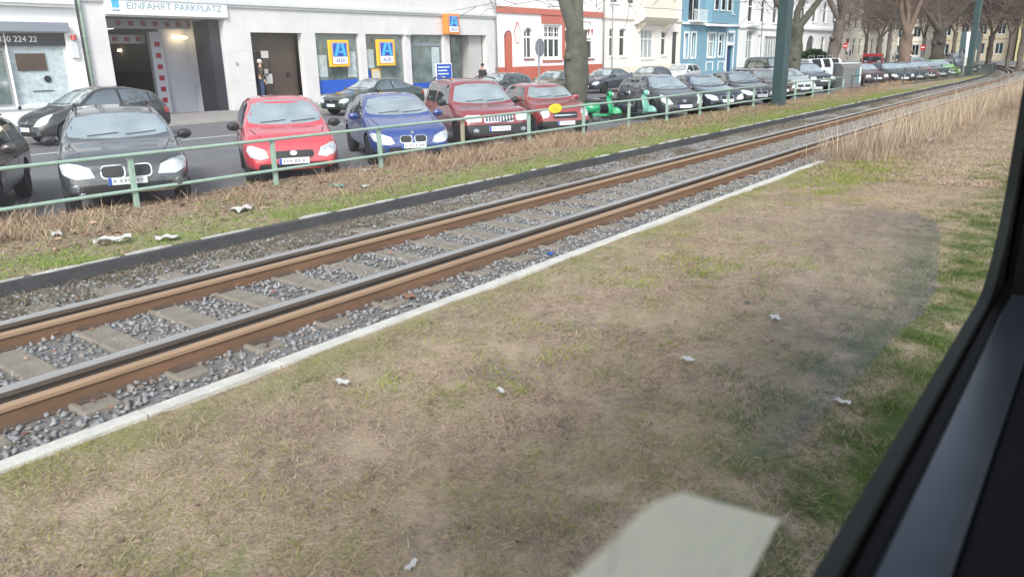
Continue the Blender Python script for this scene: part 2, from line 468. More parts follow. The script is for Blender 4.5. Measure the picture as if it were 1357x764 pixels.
# ------------------------------------------------------------------ tram track: rails, sleepers
track = empty('tram_track', (0, 0, 0), 'ballasted tram track of rusty rails on worn concrete sleepers', 'tram track')
def extrude_profile(mb, prof, yc, mis, zoff=0.0):
    "prof: closed 2D (y,z) profile; mis: material index per profile edge"
    n = len(prof)
    vs = []
    for x in TX:
        o = toff(x); a = troty(x)
        for (dy, dz) in prof:
            vs.append((x - math.sin(a) * (yc + dy - 6.3), 6.3 + o + math.cos(a) * (yc + dy - 6.3), dz + zoff))
    for kx in range(n):
        fs = [(i * n + kx, i * n + (kx + 1) % n, (i + 1) * n + (kx + 1) % n, (i + 1) * n + kx) for i in range(len(TX) - 1)]
        if kx == 0: base = len(mb.v); mb.add(vs, fs, mis[kx])
        else:
            mb.f += [tuple(q + base for q in f) for f in fs]; mb.m += [mis[kx]] * len(fs)
    mb.f.append(tuple(base + i for i in range(n))); mb.m.append(1)
RP = [(-.07, .0), (-.07, .012), (-.012, .03), (-.01, .115), (-.045, .13), (-.048, .165), (-.036, .176), (.036, .176), (.048, .165), (.045, .13), (.01, .115), (.012, .03), (.07, .012), (.07, 0)]
RM_run = [1, 1, 1, 1, 1, 0, 0, 0, 0, 1, 1, 1, 1, 1]
for yc in (5.47, 7.0):
    mb = MB(); extrude_profile(mb, RP, yc, [1, 1, 1, 1, 1, 0, 0, 0, 1, 1, 1, 1, 1, 1], 0.03)
    mb.build('running_rail', ['railhead', 'railweb'], track, label='smooth rail with a worn grey head and dark side')
GP = [(-.055, .0), (-.055, .025), (-.030, .045), (-.035, .125), (-.052, .14), (-.052, .166), (-.04, .178), (.0, .178), (.012, .165), (.012, .0)]
for yc in (5.20, 6.71):
    mb = MB(); extrude_profile(mb, GP, yc, [2, 2, 1, 1, 0, 0, 0, 0, 1, 1], 0.03)
    mb.build('guard_rail', ['rusthead', 'rust', 'rust_clip'], track, label='orange brown rusty guard rail beside the running rail')
sleepers = [-6 + 0.66 * i for i in range(99)]
first = None
for i, x in enumerate(sleepers):
    if first is None:
        mb = MB(); mb.prism([(-.13, -.12), (-.13, .02), (-.11, .034), (.11, .034), (.13, .02), (.13, -.12)], 'y', -1.36, 1.5)
        s0 = mb.build('sleeper', 'sleeper', track); me = s0.data
        def tie(p, me_=None):
            for yy in (-.97, .56):
                if me_ is None: cl = MB(); cl.prism([(-.085, .03), (.085, .03), (.085, .05), (-.085, .05)], 'y', -.225, .225); me_ = cl.build('tie_plate', 'rust_clip', p).data; ob = bpy.data.objects[-1] if 0 else [k for k in bpy.data.objects if k.data == me_][0]
                else: ob = link('tie_plate', me_, p)
                ob.location = (0, yy, 0)
            return me_
        tm_ = tie(s0)
        first = s0
        o = s0
    else:
        o = link('sleeper', me, track); tie(o, tm_)
    o.location = (x, 6.3 + toff(x) - 0.03, .045 + random.uniform(-.012, .004)); o.rotation_euler = (0, random.uniform(-.01, .01), troty(x) + random.uniform(-.012, .012))

mb = MB()   # pale kerb slab on the near side
x = -6.0; i = 0
while x < 15.2:
    dz = random.uniform(-.004, .004)
    mb.box(x + .004, x + .996, 4.505 + random.uniform(-.004, .004), 4.62, -.05, .112 + dz); x += 1.0
mb.build('near_kerb', 'kerb', bevel=0.006, label='long pale concrete kerb strip between dry grass and ballast', cat='kerb')
mb = MB()
n = len(TX)
for (ya, yb, za, zb_, mi) in [(8.37, 8.49, -.05, .195, 0)]:
    vs = []
    for x in TX:
        o = toff(x)
        vs += [(x, ya + o, za), (x, ya + o, zb_), (x, yb + o, zb_), (x, yb + o, za)]
    fs = []
    for i in range(n - 1):
        for q in range(4):
            fs.append((i * 4 + q, i * 4 + (q + 1) % 4, (i + 1) * 4 + (q + 1) % 4, (i + 1) * 4 + q))
    mb.add(vs, fs, mi)
rk = mb.build('low_retaining_wall', 'darkwall', label='low dark grey stained concrete wall along the far side of the track', cat='low wall')
mb = MB()   # broken pale crust on its top edge
x = -6.0
while x < 60:
    L = random.uniform(.15, .9)
    if random.random() < .8:
        w = random.uniform(.02, .05); y = 8.45 + random.uniform(-.02, .02)
        hh = random.uniform(.01, .02)
        mb.prism([(x, y), (x + L * .3, y - w * .6), (x + L * .8, y - w * .5), (x + L, y), (x + L * .7, y + w), (x + L * .2, y + w)], 'z', .196, .196 + hh)
    x += L * random.uniform(.8, 1.4)
mb.build('mortar_crust', 'crust', rk)

# ------------------------------------------------------------------ scatter: stones, blades, leaves (numpy)
def np_mesh(name, V, F, cols, m, **kw):
    "V (N,3), F (K,3) triangles, cols (N,3)"
    me = bpy.data.meshes.new(name)
    me.vertices.add(len(V)); me.vertices.foreach_set('co', V.astype(np.float32).ravel())
    me.loops.add(F.size); me.loops.foreach_set('vertex_index', F.astype(np.int32).ravel())
    me.polygons.add(len(F)); me.polygons.foreach_set('loop_start', np.arange(0, F.size, F.shape[1], dtype=np.int32))
    me.polygons.foreach_set('loop_total', np.full(len(F), F.shape[1], dtype=np.int32))
    me.update(calc_edges=True)
    a = me.color_attributes.new('tint', 'FLOAT_COLOR', 'POINT')
    c4 = np.concatenate([cols, np.ones((len(cols), 1))], 1).astype(np.float32)
    a.data.foreach_set('color', c4.ravel())
    me.materials.append(m)
    return link(name, me, **kw)
M['blade'] = attr_mat('grass_blades')
M['stones'] = attr_mat('ballast_stones', 0.85)
toff_v = np.vectorize(toff)

def stones(name, N, x0, x1, y0, y1, z, smin, smax, palette, seed, **kw):
    r = np.random.default_rng(seed)
    c = np.stack([r.uniform(x0, x1, N), r.uniform(y0, y1, N), np.full(N, z)], 1)
    c[:, 1] += toff_v(c[:, 0])
    s = r.uniform(smin, smax, N)
    c[:, 2] += s * .15
    base = np.array([[1, 0, 0], [-1, 0, 0], [0, 1, 0], [0, -1, 0], [0, 0, 1], [0, 0, -1]], float)
    P = base[None] * (s[:, None, None] * r.uniform(.6, 1.1, (N, 6, 1)))
    P += r.normal(0, .22, (N, 6, 3)) * s[:, None, None]
    P[:, :, 2] *= .75
    a = r.uniform(0, 6.28, N); ca, sa = np.cos(a)[:, None], np.sin(a)[:, None]
    X = P[:, :, 0] * ca - P[:, :, 1] * sa; Y = P[:, :, 0] * sa + P[:, :, 1] * ca
    P[:, :, 0] = X; P[:, :, 1] = Y
    V = (P + c[:, None]).reshape(-1, 3)
    f = np.array([[0, 2, 4], [2, 1, 4], [1, 3, 4], [3, 0, 4], [2, 0, 5], [1, 2, 5], [3, 1, 5], [0, 3, 5]])
    F = (f[None] + (np.arange(N) * 6)[:, None, None]).reshape(-1, 3)
    pal = np.array(palette); cc = pal[r.integers(0, len(pal), N)] * r.uniform(.7, 1.25, (N, 1))
    return np_mesh(name, V, F, np.repeat(cc, 6, 0), M['stones'], **kw)
GP_ = [(.25, .25, .26), (.23, .23, .24), (.28, .28, .285), (.20, .20, .205), (.25, .23, .21), (.21, .18, .155)]
stones('ballast_stones', 46000, -4, 34, 4.64, 8.3, .055, .018, .036, GP_, 3, kind='stuff', label='grey crushed stone ballast lying between the sleepers', cat='ballast')
stones('far_ballast_stones', 9000, 34, 70, 4.64, 8.3, .055, .025, .045, GP_, 4, kind='stuff', label='grey ballast stones of the distant stretch of track', cat='ballast')

def blades(name, c, h, w, lean, colf, seed, segs=2, curl=.5, **kw):
    "c (N,3) roots; h heights; w widths; lean horizontal drift as a fraction of h"
    r = np.random.default_rng(seed); N = len(c)
    a = r.uniform(0, 2 * PI, N); d = np.stack([np.cos(a), np.sin(a)], 1)
    b = r.uniform(0, 2 * PI, N); wd = np.stack([np.cos(b), np.sin(b), np.zeros(N)], 1)
    rows = []
    for k in range(segs + 1):
        t = k / segs
        p = c.copy()
        p[:, :2] += d * (lean * h * (t ** (1 + curl)))[:, None]
        p[:, 2] += h * t * (1 - .25 * lean * t)
        ww = w * (1 - .85 * t ** 1.5) * .5
        rows.append(p - wd * ww[:, None]); rows.append(p + wd * ww[:, None])
    V = np.stack(rows, 1).reshape(-1, 3); nv = 2 * (segs + 1)
    f = np.array([[2 * k, 2 * k + 1, 2 * k + 3, 2 * k + 2] for k in range(segs)])
    F = (f[None] + (np.arange(N) * nv)[:, None, None]).reshape(-1, 4)
    cols = np.repeat(colf(c, r), nv, 0)
    return np_mesh(name, V, F, cols, M['blade'], **kw)

def nz(c):
    return 0.085 + 0.02 * hnoise(c[:, 0] * 1.4, c[:, 1] * 2.1) - 0.05 * np.maximum(0, 1.2 - c[:, 1])
def lerp3(a, b, t): return np.array(a)[None] * (1 - t[:, None]) + np.array(b)[None] * t[:, None]
def near_cols(c, r):
    N = len(c)
    g = vnoise(c[:, 0] + 40, c[:, 1] + 40, 1.1, 1) * .6 + vnoise(c[:, 0] + 40, c[:, 1] + 40, 3.3, 2) * .4
    g = np.clip((g - .49) * 6, 0, 1)
    band = np.clip(1.0 - np.abs(c[:, 1] - toff_v(c[:, 0]) - .75) / .75, 0, 1) * 1.6 + np.clip(1 - np.abs(c[:, 1] - 4.4) / .4, 0, 1) * .5
    g = np.clip(g * .75 + band, 0, 1)
    isg = (r.random(N) < g * (.58 + .4 * (band > .4)))
    pk = vnoise(c[:, 0] + 20, c[:, 1] + 20, 1.9, 17)
    dry = lerp3((.48, .365, .26), (.28, .185, .15), r.random(N)) * (.72 + .5 * pk)[:, None]
    rb = r.random(N) < .16
    dry[rb] = np.array((.14, .085, .06))
    grn = lerp3((.18, .19, .05), (.32, .30, .09), r.random(N))
    deep = band > .5
    grn[deep] *= np.array([.28, .42, .22]); dry[deep] *= .55  # strip truly green; darkening of the right-hand view also put into the colour
    return np.where(isg[:, None], grn, dry) * r.uniform(.75, 1.2, (N, 1))
def near_roots(N, seed, xa, xb, ya=-.3, yb=4.51, p=1.5):
    r = np.random.default_rng(seed)
    x = xa + (xb - xa) * r.random(N) ** p; y = r.uniform(ya, yb, N)
    c = np.stack([x, y + toff_v(x), np.zeros(N)], 1); c[:, 2] = nz(c) - .004
    return c, r
c, r = near_roots(240000, 5, .2, 14)
cl = vnoise(c[:, 0] + 9, c[:, 1] + 9, 4.0, 8)
c = c[cl > .22]; cl = cl[cl > .22]
blades('verge_grass', c, .012 + .03 * cl * r.uniform(.4, 1.3, len(c)), r.uniform(.003, .006, len(c)), 1.6, near_cols, 21, segs=2,
       kind='stuff', label='short matted dry grass and moss on the near verge', cat='grass')
c, r = near_roots(90000, 6, 14, 60, p=1.3)
blades('distant_verge_grass', c, r.uniform(.02, .06, len(c)), r.uniform(.008, .014, len(c)), 1.3, near_cols, 22, segs=2,
       kind='stuff', label='short dry grass on the distant part of the near verge', cat='grass')
# tall straw coloured grass beside the track
def straw(c, r):
    k = lerp3((.58, .48, .35), (.30, .215, .16), r.random(len(c)) ** 1.2); return k * r.uniform(.7, 1.2, (len(c), 1))
def brownstraw(c, r):
    k = lerp3((.36, .275, .205), (.17, .12, .09), r.random(len(c))); return k * r.uniform(.7, 1.2, (len(c), 1))
def tall(name, clumps, per, hmu, seed, label, wid=.007, spread=.16, lean=.35, colf=straw, z0=.08):
    r = np.random.default_rng(seed); cs = []; hs = []
    for (x, y, s) in clumps:
        n = int(per * s)
        p = np.stack([r.normal(x, spread * s ** .5, n), r.normal(y, spread * s ** .5, n), np.full(n, z0)], 1)
        cs.append(p); hs.append(np.clip(r.normal(hmu * (.6 + .4 * s), hmu * .28, n), .05, 2))
    c = np.concatenate(cs); h = np.concatenate(hs)
    return blades(name, c, h, r.uniform(wid * .6, wid * 1.3, len(c)), lean, colf, seed + 1, segs=4, kind='stuff', label=label, cat='tall grass')
rr = random.Random(5)
cl = [(15.2 + rr.random() * 1.8, rr.uniform(3.9, 4.7), rr.uniform(.25, .6)) for _ in range(12)]
cl += [(16.3 + rr.random() ** 1.1 * 26, rr.choice((rr.uniform(3.9, 4.8), rr.uniform(2.6, 4.7))), rr.uniform(.25, 1.35)) for _ in range(175)]
cl += [(30 + rr.random() * 42, rr.uniform(1.6, 4.8), rr.uniform(.6, 1.5)) for _ in range(150)]
tall('tall_dry_grass', [(x, y + toff(x), s) for x, y, s in cl], 62, .30, 31, 'tall pale straw grass standing along the near edge of the track', wid=.008, spread=.26, lean=.75, colf=brownstraw)
cl2 = [(16.5 + rr.random() ** 1.1 * 32, rr.uniform(3.3, 4.8), rr.uniform(.3, 1.3)) for _ in range(170)]
tall('tall_straw_stalks', [(x, y + toff(x), s) for x, y, s in cl2], 27, .74, 35, 'sparse tall pale stalks rising above the dry grass beside the track', wid=.007, spread=.2, lean=.28)
cl = [(rr.uniform(-1, 14.5), rr.uniform(2.6, 4.5), rr.uniform(.3, .7)) for _ in range(10)]
rg_ = random.Random(8)
gc = [(1.5 + rg_.random() ** 1.4 * 16, max(.2, rg_.gauss(1.0, .38)), rg_.uniform(.3, 1.2)) for _ in range(420)]
def tuft_cols(c, r):
    k = lerp3((.05, .10, .012), (.12, .17, .03), r.random(len(c))); d = r.random(len(c)) < .2; k[d] = (.22, .17, .11); return k * r.uniform(.7, 1.15, (len(c), 1))
tall('green_tufts', gc, 70, .045, 71, 'green grass tufts in the dark green strip beside the tram window', wid=.005, spread=.075, lean=1.0, colf=tuft_cols, z0=.075)
gc = [(.8 + rg_.random() ** 1.4 * 15, rg_.uniform(.8, 4.4), rg_.uniform(.3, 1.1)) for _ in range(520)]
def dry_cols(c, r):
    k = lerp3((.46, .37, .25), (.25, .19, .13), r.random(len(c))); d = r.random(len(c)) < .22; k[d] = (.19, .22, .07); return k * r.uniform(.75, 1.15, (len(c), 1))
tall('dry_tufts', gc, 55, .035, 73, 'small dry grass tufts scattered over the near verge', wid=.0045, spread=.09, lean=1.3, colf=dry_cols, z0=.08)
gc = [(rg_.gauss(14.5, 1.6), rg_.gauss(3.5, .35), rg_.uniform(.4, 1.3)) for _ in range(110)] + [(rg_.uniform(3, 9), rg_.gauss(3.2, .5), rg_.uniform(.2, .8)) for _ in range(60)]
def moss_cols(c, r):
    return lerp3((.17, .22, .03), (.30, .33, .07), r.random(len(c))) * r.uniform(.7, 1.15, (len(c), 1))
tall('mossy_tufts', gc, 90, .035, 75, 'yellow green mossy grass patches near the end of the pale kerb', wid=.007, spread=.13, lean=1.2, colf=moss_cols, z0=.08)
# dry weeds along the fence
cl = [(rr.uniform(1.5, 4.5), rr.uniform(10.4, 12), rr.uniform(.5, 1.0)) for _ in range(14)]
cl += [(rr.uniform(4.5, 9.5), rr.uniform(10.4, 11.6), rr.uniform(.12, .4)) for _ in range(16)]
cl += [(rr.uniform(10.5, 17.0), rr.uniform(10.4, 11.8), rr.uniform(.4, 1.1)) for _ in range(60)]
cl += [(rr.uniform(.5, 26.0), rr.uniform(9.5, 11.6), rr.uniform(.06, .3)) for _ in range(80)]
cl += [(rr.uniform(17.0, 40.0), rr.uniform(10.4, 11.6), rr.uniform(.08, .3)) for _ in range(34)]
cl += [(rr.uniform(42.0, 56.0), rr.uniform(10.5, 12), rr.uniform(.5, 1.1)) for _ in range(40)]
def weeds(c, r):
    k = lerp3((.46, .35, .24), (.26, .17, .12), r.random(len(c))); return k * r.uniform(.7, 1.2, (len(c), 1))
tall('dry_weeds', cl, 110, .25, 41, 'dry brown weeds and stalks growing along the foot of the green fence', wid=.010, spread=.2, lean=.7, colf=weeds, z0=.15)
# short growth on the far verge
def far_cols(c, r):
    N = len(c); y = c[:, 1] - toff_v(c[:, 0])
    g = vnoise(c[:, 0] + 40, c[:, 1] + 40, 1.3, 3)
    gg = np.clip(1.5 - np.abs(y - 8.8) / 1.1, 0, 1) * np.clip(vnoise(c[:, 0] + 3, c[:, 1] + 3, 1.7, 33) * 2.2, .25, 1) + np.clip((g - .62) * 4, 0, .7) + np.where((c[:, 0] > 19) & (c[:, 0] < 30), .35, 0)
    isg = r.random(N) < gg * .85
    dry = lerp3((.42, .32, .22), (.20, .13, .095), r.random(N))
    grn = lerp3((.13, .20, .035), (.24, .29, .07), r.random(N))
    return np.where(isg[:, None], grn, dry) * r.uniform(.75, 1.2, (N, 1))
r = np.random.default_rng(12); N = 110000
x = -3 + 50 * r.random(N) ** 1.25; y = r.uniform(8.5, 12.05, N)
c = np.stack([x, y + toff_v(x), .162 + .02 * hnoise(x * 1.1, y * 1.7) - .02 * np.maximum(0, y - 11)], 1)
blades('far_verge_growth', c, r.uniform(.02, .07, N), r.uniform(.007, .014, N), 1.2, far_cols, 23, kind='stuff', label='low moss and dry growth between the dark wall and the fence', cat='ground cover')
# dead weeds in the strip beside the wall
r = np.random.default_rng(13); N = 26000
x = -3 + 44 * r.random(N); y = 7.5 + .85 * r.random(N)
ok = vnoise(x + 5, y + 5, 1.6, 9) > .5
x = x[ok]; y = y[ok]
c = np.stack([x, y, np.full(len(x), .065)], 1)
blades('track_weeds', c, r.uniform(.02, .08, len(x)), r.uniform(.008, .014, len(x)), 1.4, lambda c, r: lerp3((.22, .18, .12), (.09, .075, .05), r.random(len(c))), 24, kind='stuff', label='low brown weeds in the dirt beside the dark wall', cat='weeds')
# fallen leaves
def leaves(name, N, xa, xb, ya, yb, z, seed, label, smin=.02, smax=.05, pal=((.24, .12, .08), (.36, .24, .16), (.16, .09, .065))):
    r = np.random.default_rng(seed)
    c = np.stack([r.uniform(xa, xb, N), r.uniform(ya, yb, N), np.full(N, z) + r.uniform(0, .03, N)], 1)
    s = r.uniform(smin, smax, N)
    P = np.array([[1, 0, 0], [0, .7, .25], [-1, 0, 0], [0, -.7, .25]])[None] * s[:, None, None] + r.normal(0, .3, (N, 4, 3)) * s[:, None, None] * np.array([1, 1, .7])
    V = (P + c[:, None]).reshape(-1, 3)
    F = (np.array([[0, 1, 2], [0, 2, 3]])[None] + (np.arange(N) * 4)[:, None, None]).reshape(-1, 3)
    pal = np.array(pal); cc = pal[r.integers(0, len(pal), N)] * r.uniform(.7, 1.3, (N, 1))
    np_mesh(name, V, F, np.repeat(cc, 4, 0), M['blade'], kind='stuff', label=label, cat='leaves')
leaves('fallen_leaves', 2600, -2, 32, 9.4, 12.0, .17, 51, 'reddish brown fallen leaves scattered on the far verge')
leaves('near_leaves', 500, .5, 16, .6, 4.4, .10, 52, 'brown leaves scattered over the near verge', .010, .022, ((.20, .13, .09), (.26, .18, .12), (.15, .10, .07)))
leaves('gravel_leaves', 500, 0, 24, 4.7, 8.2, .085, 53, 'brown leaves caught between the ballast stones', .015, .03)

# ------------------------------------------------------------------ litter
def litter(name, px, py, h, s, m, label, aspect=.5, seed=0, cat='litter'):
    r = Vector((px - CX, py - CY, FPX)); w = Vector((r.dot(_X), r.dot(_Y), r.dot(_up))); w *= -(CH - h) / w.z
    rd = random.Random(seed)
    mb = MB(); n = 7
    vs = []; fs = []
    for j in range(2):
        for i in range(n):
            for kk in range(4):
                u = i / (n - 1) - .5; v = kk / 3 - .5
                vs.append((u * s, v * s * aspect, .006 + j * .004 + .16 * s * abs(math.sin(u * 5 + v * 3 + seed)) + rd.uniform(0, .02) * s * 3))
    for j in range(2):
        for i in range(n - 1):
            for kk in range(3):
                a = j * n * 4 + i * 4 + kk
                fs.append((a, a + 4, a + 5, a + 1) if j else (a + 1, a + 5, a + 4, a))
    mb.add(vs, fs)
    o = mb.build(name, m, label=label, cat=cat, loc=(w.x, w.y, h), rz=rd.uniform(0, 3.1), smooth=True)
    o['group'] = 'litter on the verges'
litter('crumpled_bag', 322, 280, .17, .32, 'paper', 'large crumpled white bag on the far verge below the grey car', .7, 1)
litter('paper_scrap', 150, 323, .17, .42, 'paper', 'flat white paper on the far verge near the left edge', .35, 2)
litter('paper_scrap', 222, 318, .17, .26, 'paper', 'small white paper right of the flat sheet on the far verge', .5, 3)
litter('paper_scrap', 75, 312, .18, .22, 'paper', 'greyish scrap in the dry weeds at the far left', .5, 4)
litter('paper_scrap', 484, 227, .17, .2, 'paper', 'white scrap by the foot of the fence below the blue car', .5, 5)
litter('plastic_wrapper', 447, 248, .17, .26, 'vespa_mint', 'turquoise green wrapper lying in brown leaves', .5, 6)
litter('drink_carton', 484, 248, .17, .14, 'paper', 'small cream carton lying right of the green wrapper', .7, 7)
litter('paper_scrap', 453, 509, .10, .12, 'paper', 'white scrap on the dry grass just below the pale kerb', .4, 8)
litter('paper_scrap', 911, 478, .10, .09, 'paper', 'white scrap in the middle of the near dry grass', .7, 9)
litter('paper_scrap', 1027, 423, .10, .11, 'paper', 'pale scrap on the near grass right of the other scraps', .6, 10)
litter('paper_scrap', 546, 752, .08, .08, 'paper', 'white strip at the bottom edge of the near grass', .35, 11)
litter('paper_scrap', 664, 520, .10, .09, 'paper', 'thin pale scrap in the near grass below the track', .35, 12)
litter('paper_scrap', 1231, 188, .10, .5, 'paper', 'long white scrap among the tall straw grass', .3, 13)
litter('paper_scrap', 1116, 535, .08, .1, 'paper', 'dull pale scrap beside the green strip at the right', .4, 14)
litter('plastic_scrap', 990, 402, .10, .05, 'scooter_dark', 'small dark bottle cap sized scrap on the near grass', .8, 15)
litter('paper_scrap', 694, 178, .2, .22, 'paper', 'white scrap in the weeds in front of the small car with round lamps', .6, 16)
litter('paper_scrap', 660, 192, .2, .24, 'paper', 'crumpled pale bag in the weeds in front of the dark red car', .8, 17)
litter('paper_scrap', 620, 296, .05, .2, 'paper', 'thin white stick of paper between the two rails', .15, 18)
litter('drink_can', 729, 338, .05, .10, 'poster_blue', 'small blue can on the ballast beside the pale kerb', .6, 19)
M_brick = mat('brick_piece_red', (.30, .14, .09), .9, noise=.3, nscale=12)
litter('brick_piece', 542, 395, .05, .14, M_brick, 'orange brick coloured lump on the ballast by the near rail', .7, 20)

# ------------------------------------------------------------------ green fence
FY = 11.5
fence = empty('green_fence', (5.5, FY, .15), 'weathered pale green two rail pipe fence between the verge and the parked cars', 'fence')
posts = [-4.5 + 2.5 * i for i in range(20)]
for zz in (.95, .42):
    mb = MB(); pts = [(x - 5.5, random.uniform(-.012, .012), zz - .15 + random.uniform(-.008, .008)) for x in posts]
    mb.tube(pts, .028, 8); mb.build('rail', 'fence', fence, smooth=True)
for i, x in enumerate(posts):
    mb = MB(); t = random.uniform(-.02, .02)
    mb.box(-.035, .035, -.035, .035, -.12, .80)
    o = mb.build('post', 'wood_pale' if x in (13.0,) else 'fence', fence, bevel=.006); o.location = (x - 5.5, .055, 0); o.rotation_euler = (t, t, 0)
    if x == 13.0: o['label'] = 'yellowish weathered post'
# yellow oval plate on the top rail
p = at(736, 144, FY - .06)
mb = MB(); mb.lathe([(.0, -.012), (.9, -.012), (1, -.004), (1, .004), (.9, .012), (0, .012)], 28, axis='y')
o = mb.build('oval_plate', mat('oval_yellow', (.75, .60, .03), .5), label='yellow oval plate hanging on the green fence in front of the small dark red car', cat='sign', loc=tuple(p))
o.scale = (.30, 1, .12)
mb = MB()
for xx, ww, zz in ((-.1, .5, .1), (.05, .7, -.15)): mb.box(xx - ww / 2, xx + ww / 2, -.016, -.013, zz * 1.0 - .05, zz + .05)
mb.build('faded_lettering', mat('oval_print', (.55, .42, .03), .6), o)
# dark railing with bars where the track bends
rail = empty('dark_railing', (56, 10.5, 0), 'low dark metal railing with thin bars where the track starts to bend', 'railing')
rp = [Vector((44.0 + i * 2.4, 0, 0)) for i in range(17)]
for q in rp: q.y = 11.4 - .095 * max(0, q.x - 48) + toff(q.x) * .9
for zz in (.95, .2):
    mb = MB(); mb.tube([q + Vector((-56, -10.5, zz)) for q in rp], .03, 6); mb.build('rail', 'fence_dark', rail)
mb = MB(); mb.tube([(0, 0, 0), (0, 0, 1.0)], .035, 5); pme = mb.mesh('post'); pme.materials.append(M['fence_dark'])
mb = MB(); mb.tube([(0, 0, .2), (0, 0, .95)], .014, 4); bme = mb.mesh('bar'); bme.materials.append(M['fence_dark'])
for i in range(len(rp) - 1):
    a, b = rp[i] - Vector((56, 10.5, 0)), rp[i + 1] - Vector((56, 10.5, 0))
    link('post', pme, rail, loc=a)
    if i >= 5:
        for t in range(1, 10): link('bar', bme, rail, loc=a.lerp(b, t / 10))

# ------------------------------------------------------------------ cars (built in code, front at x=0, tail at x=-L)
def interp(pts, t):
    if t <= pts[0][0]: return pts[0][1]
    for (a, va), (b, vb) in zip(pts, pts[1:]):
        if t <= b:
            u = (t - a) / (b - a) if b > a else 1
            return va + (vb - va) * u
    return pts[-1][1]
def rrect(cx, cz, w, h, r=None, n=4, skew=0.0):
    r = min(w, h) * .3 if r is None else r
    out = []
    for (sx, sz, a0) in ((1, 1, 0), (-1, 1, 90), (-1, -1, 180), (1, -1, 270)):
        for i in range(n + 1):
            a = R(a0 + 90 * i / n)
            px = sx * (w / 2 - r) + r * math.cos(a); pz = sz * (h / 2 - r) + r * math.sin(a)
            out.append((cx + px + skew * pz, cz + pz))
    return out
def ell(cx, cz, a, b, n=18): return [(cx + a * math.cos(2 * PI * i / n), cz + b * math.sin(2 * PI * i / n)) for i in range(n)]

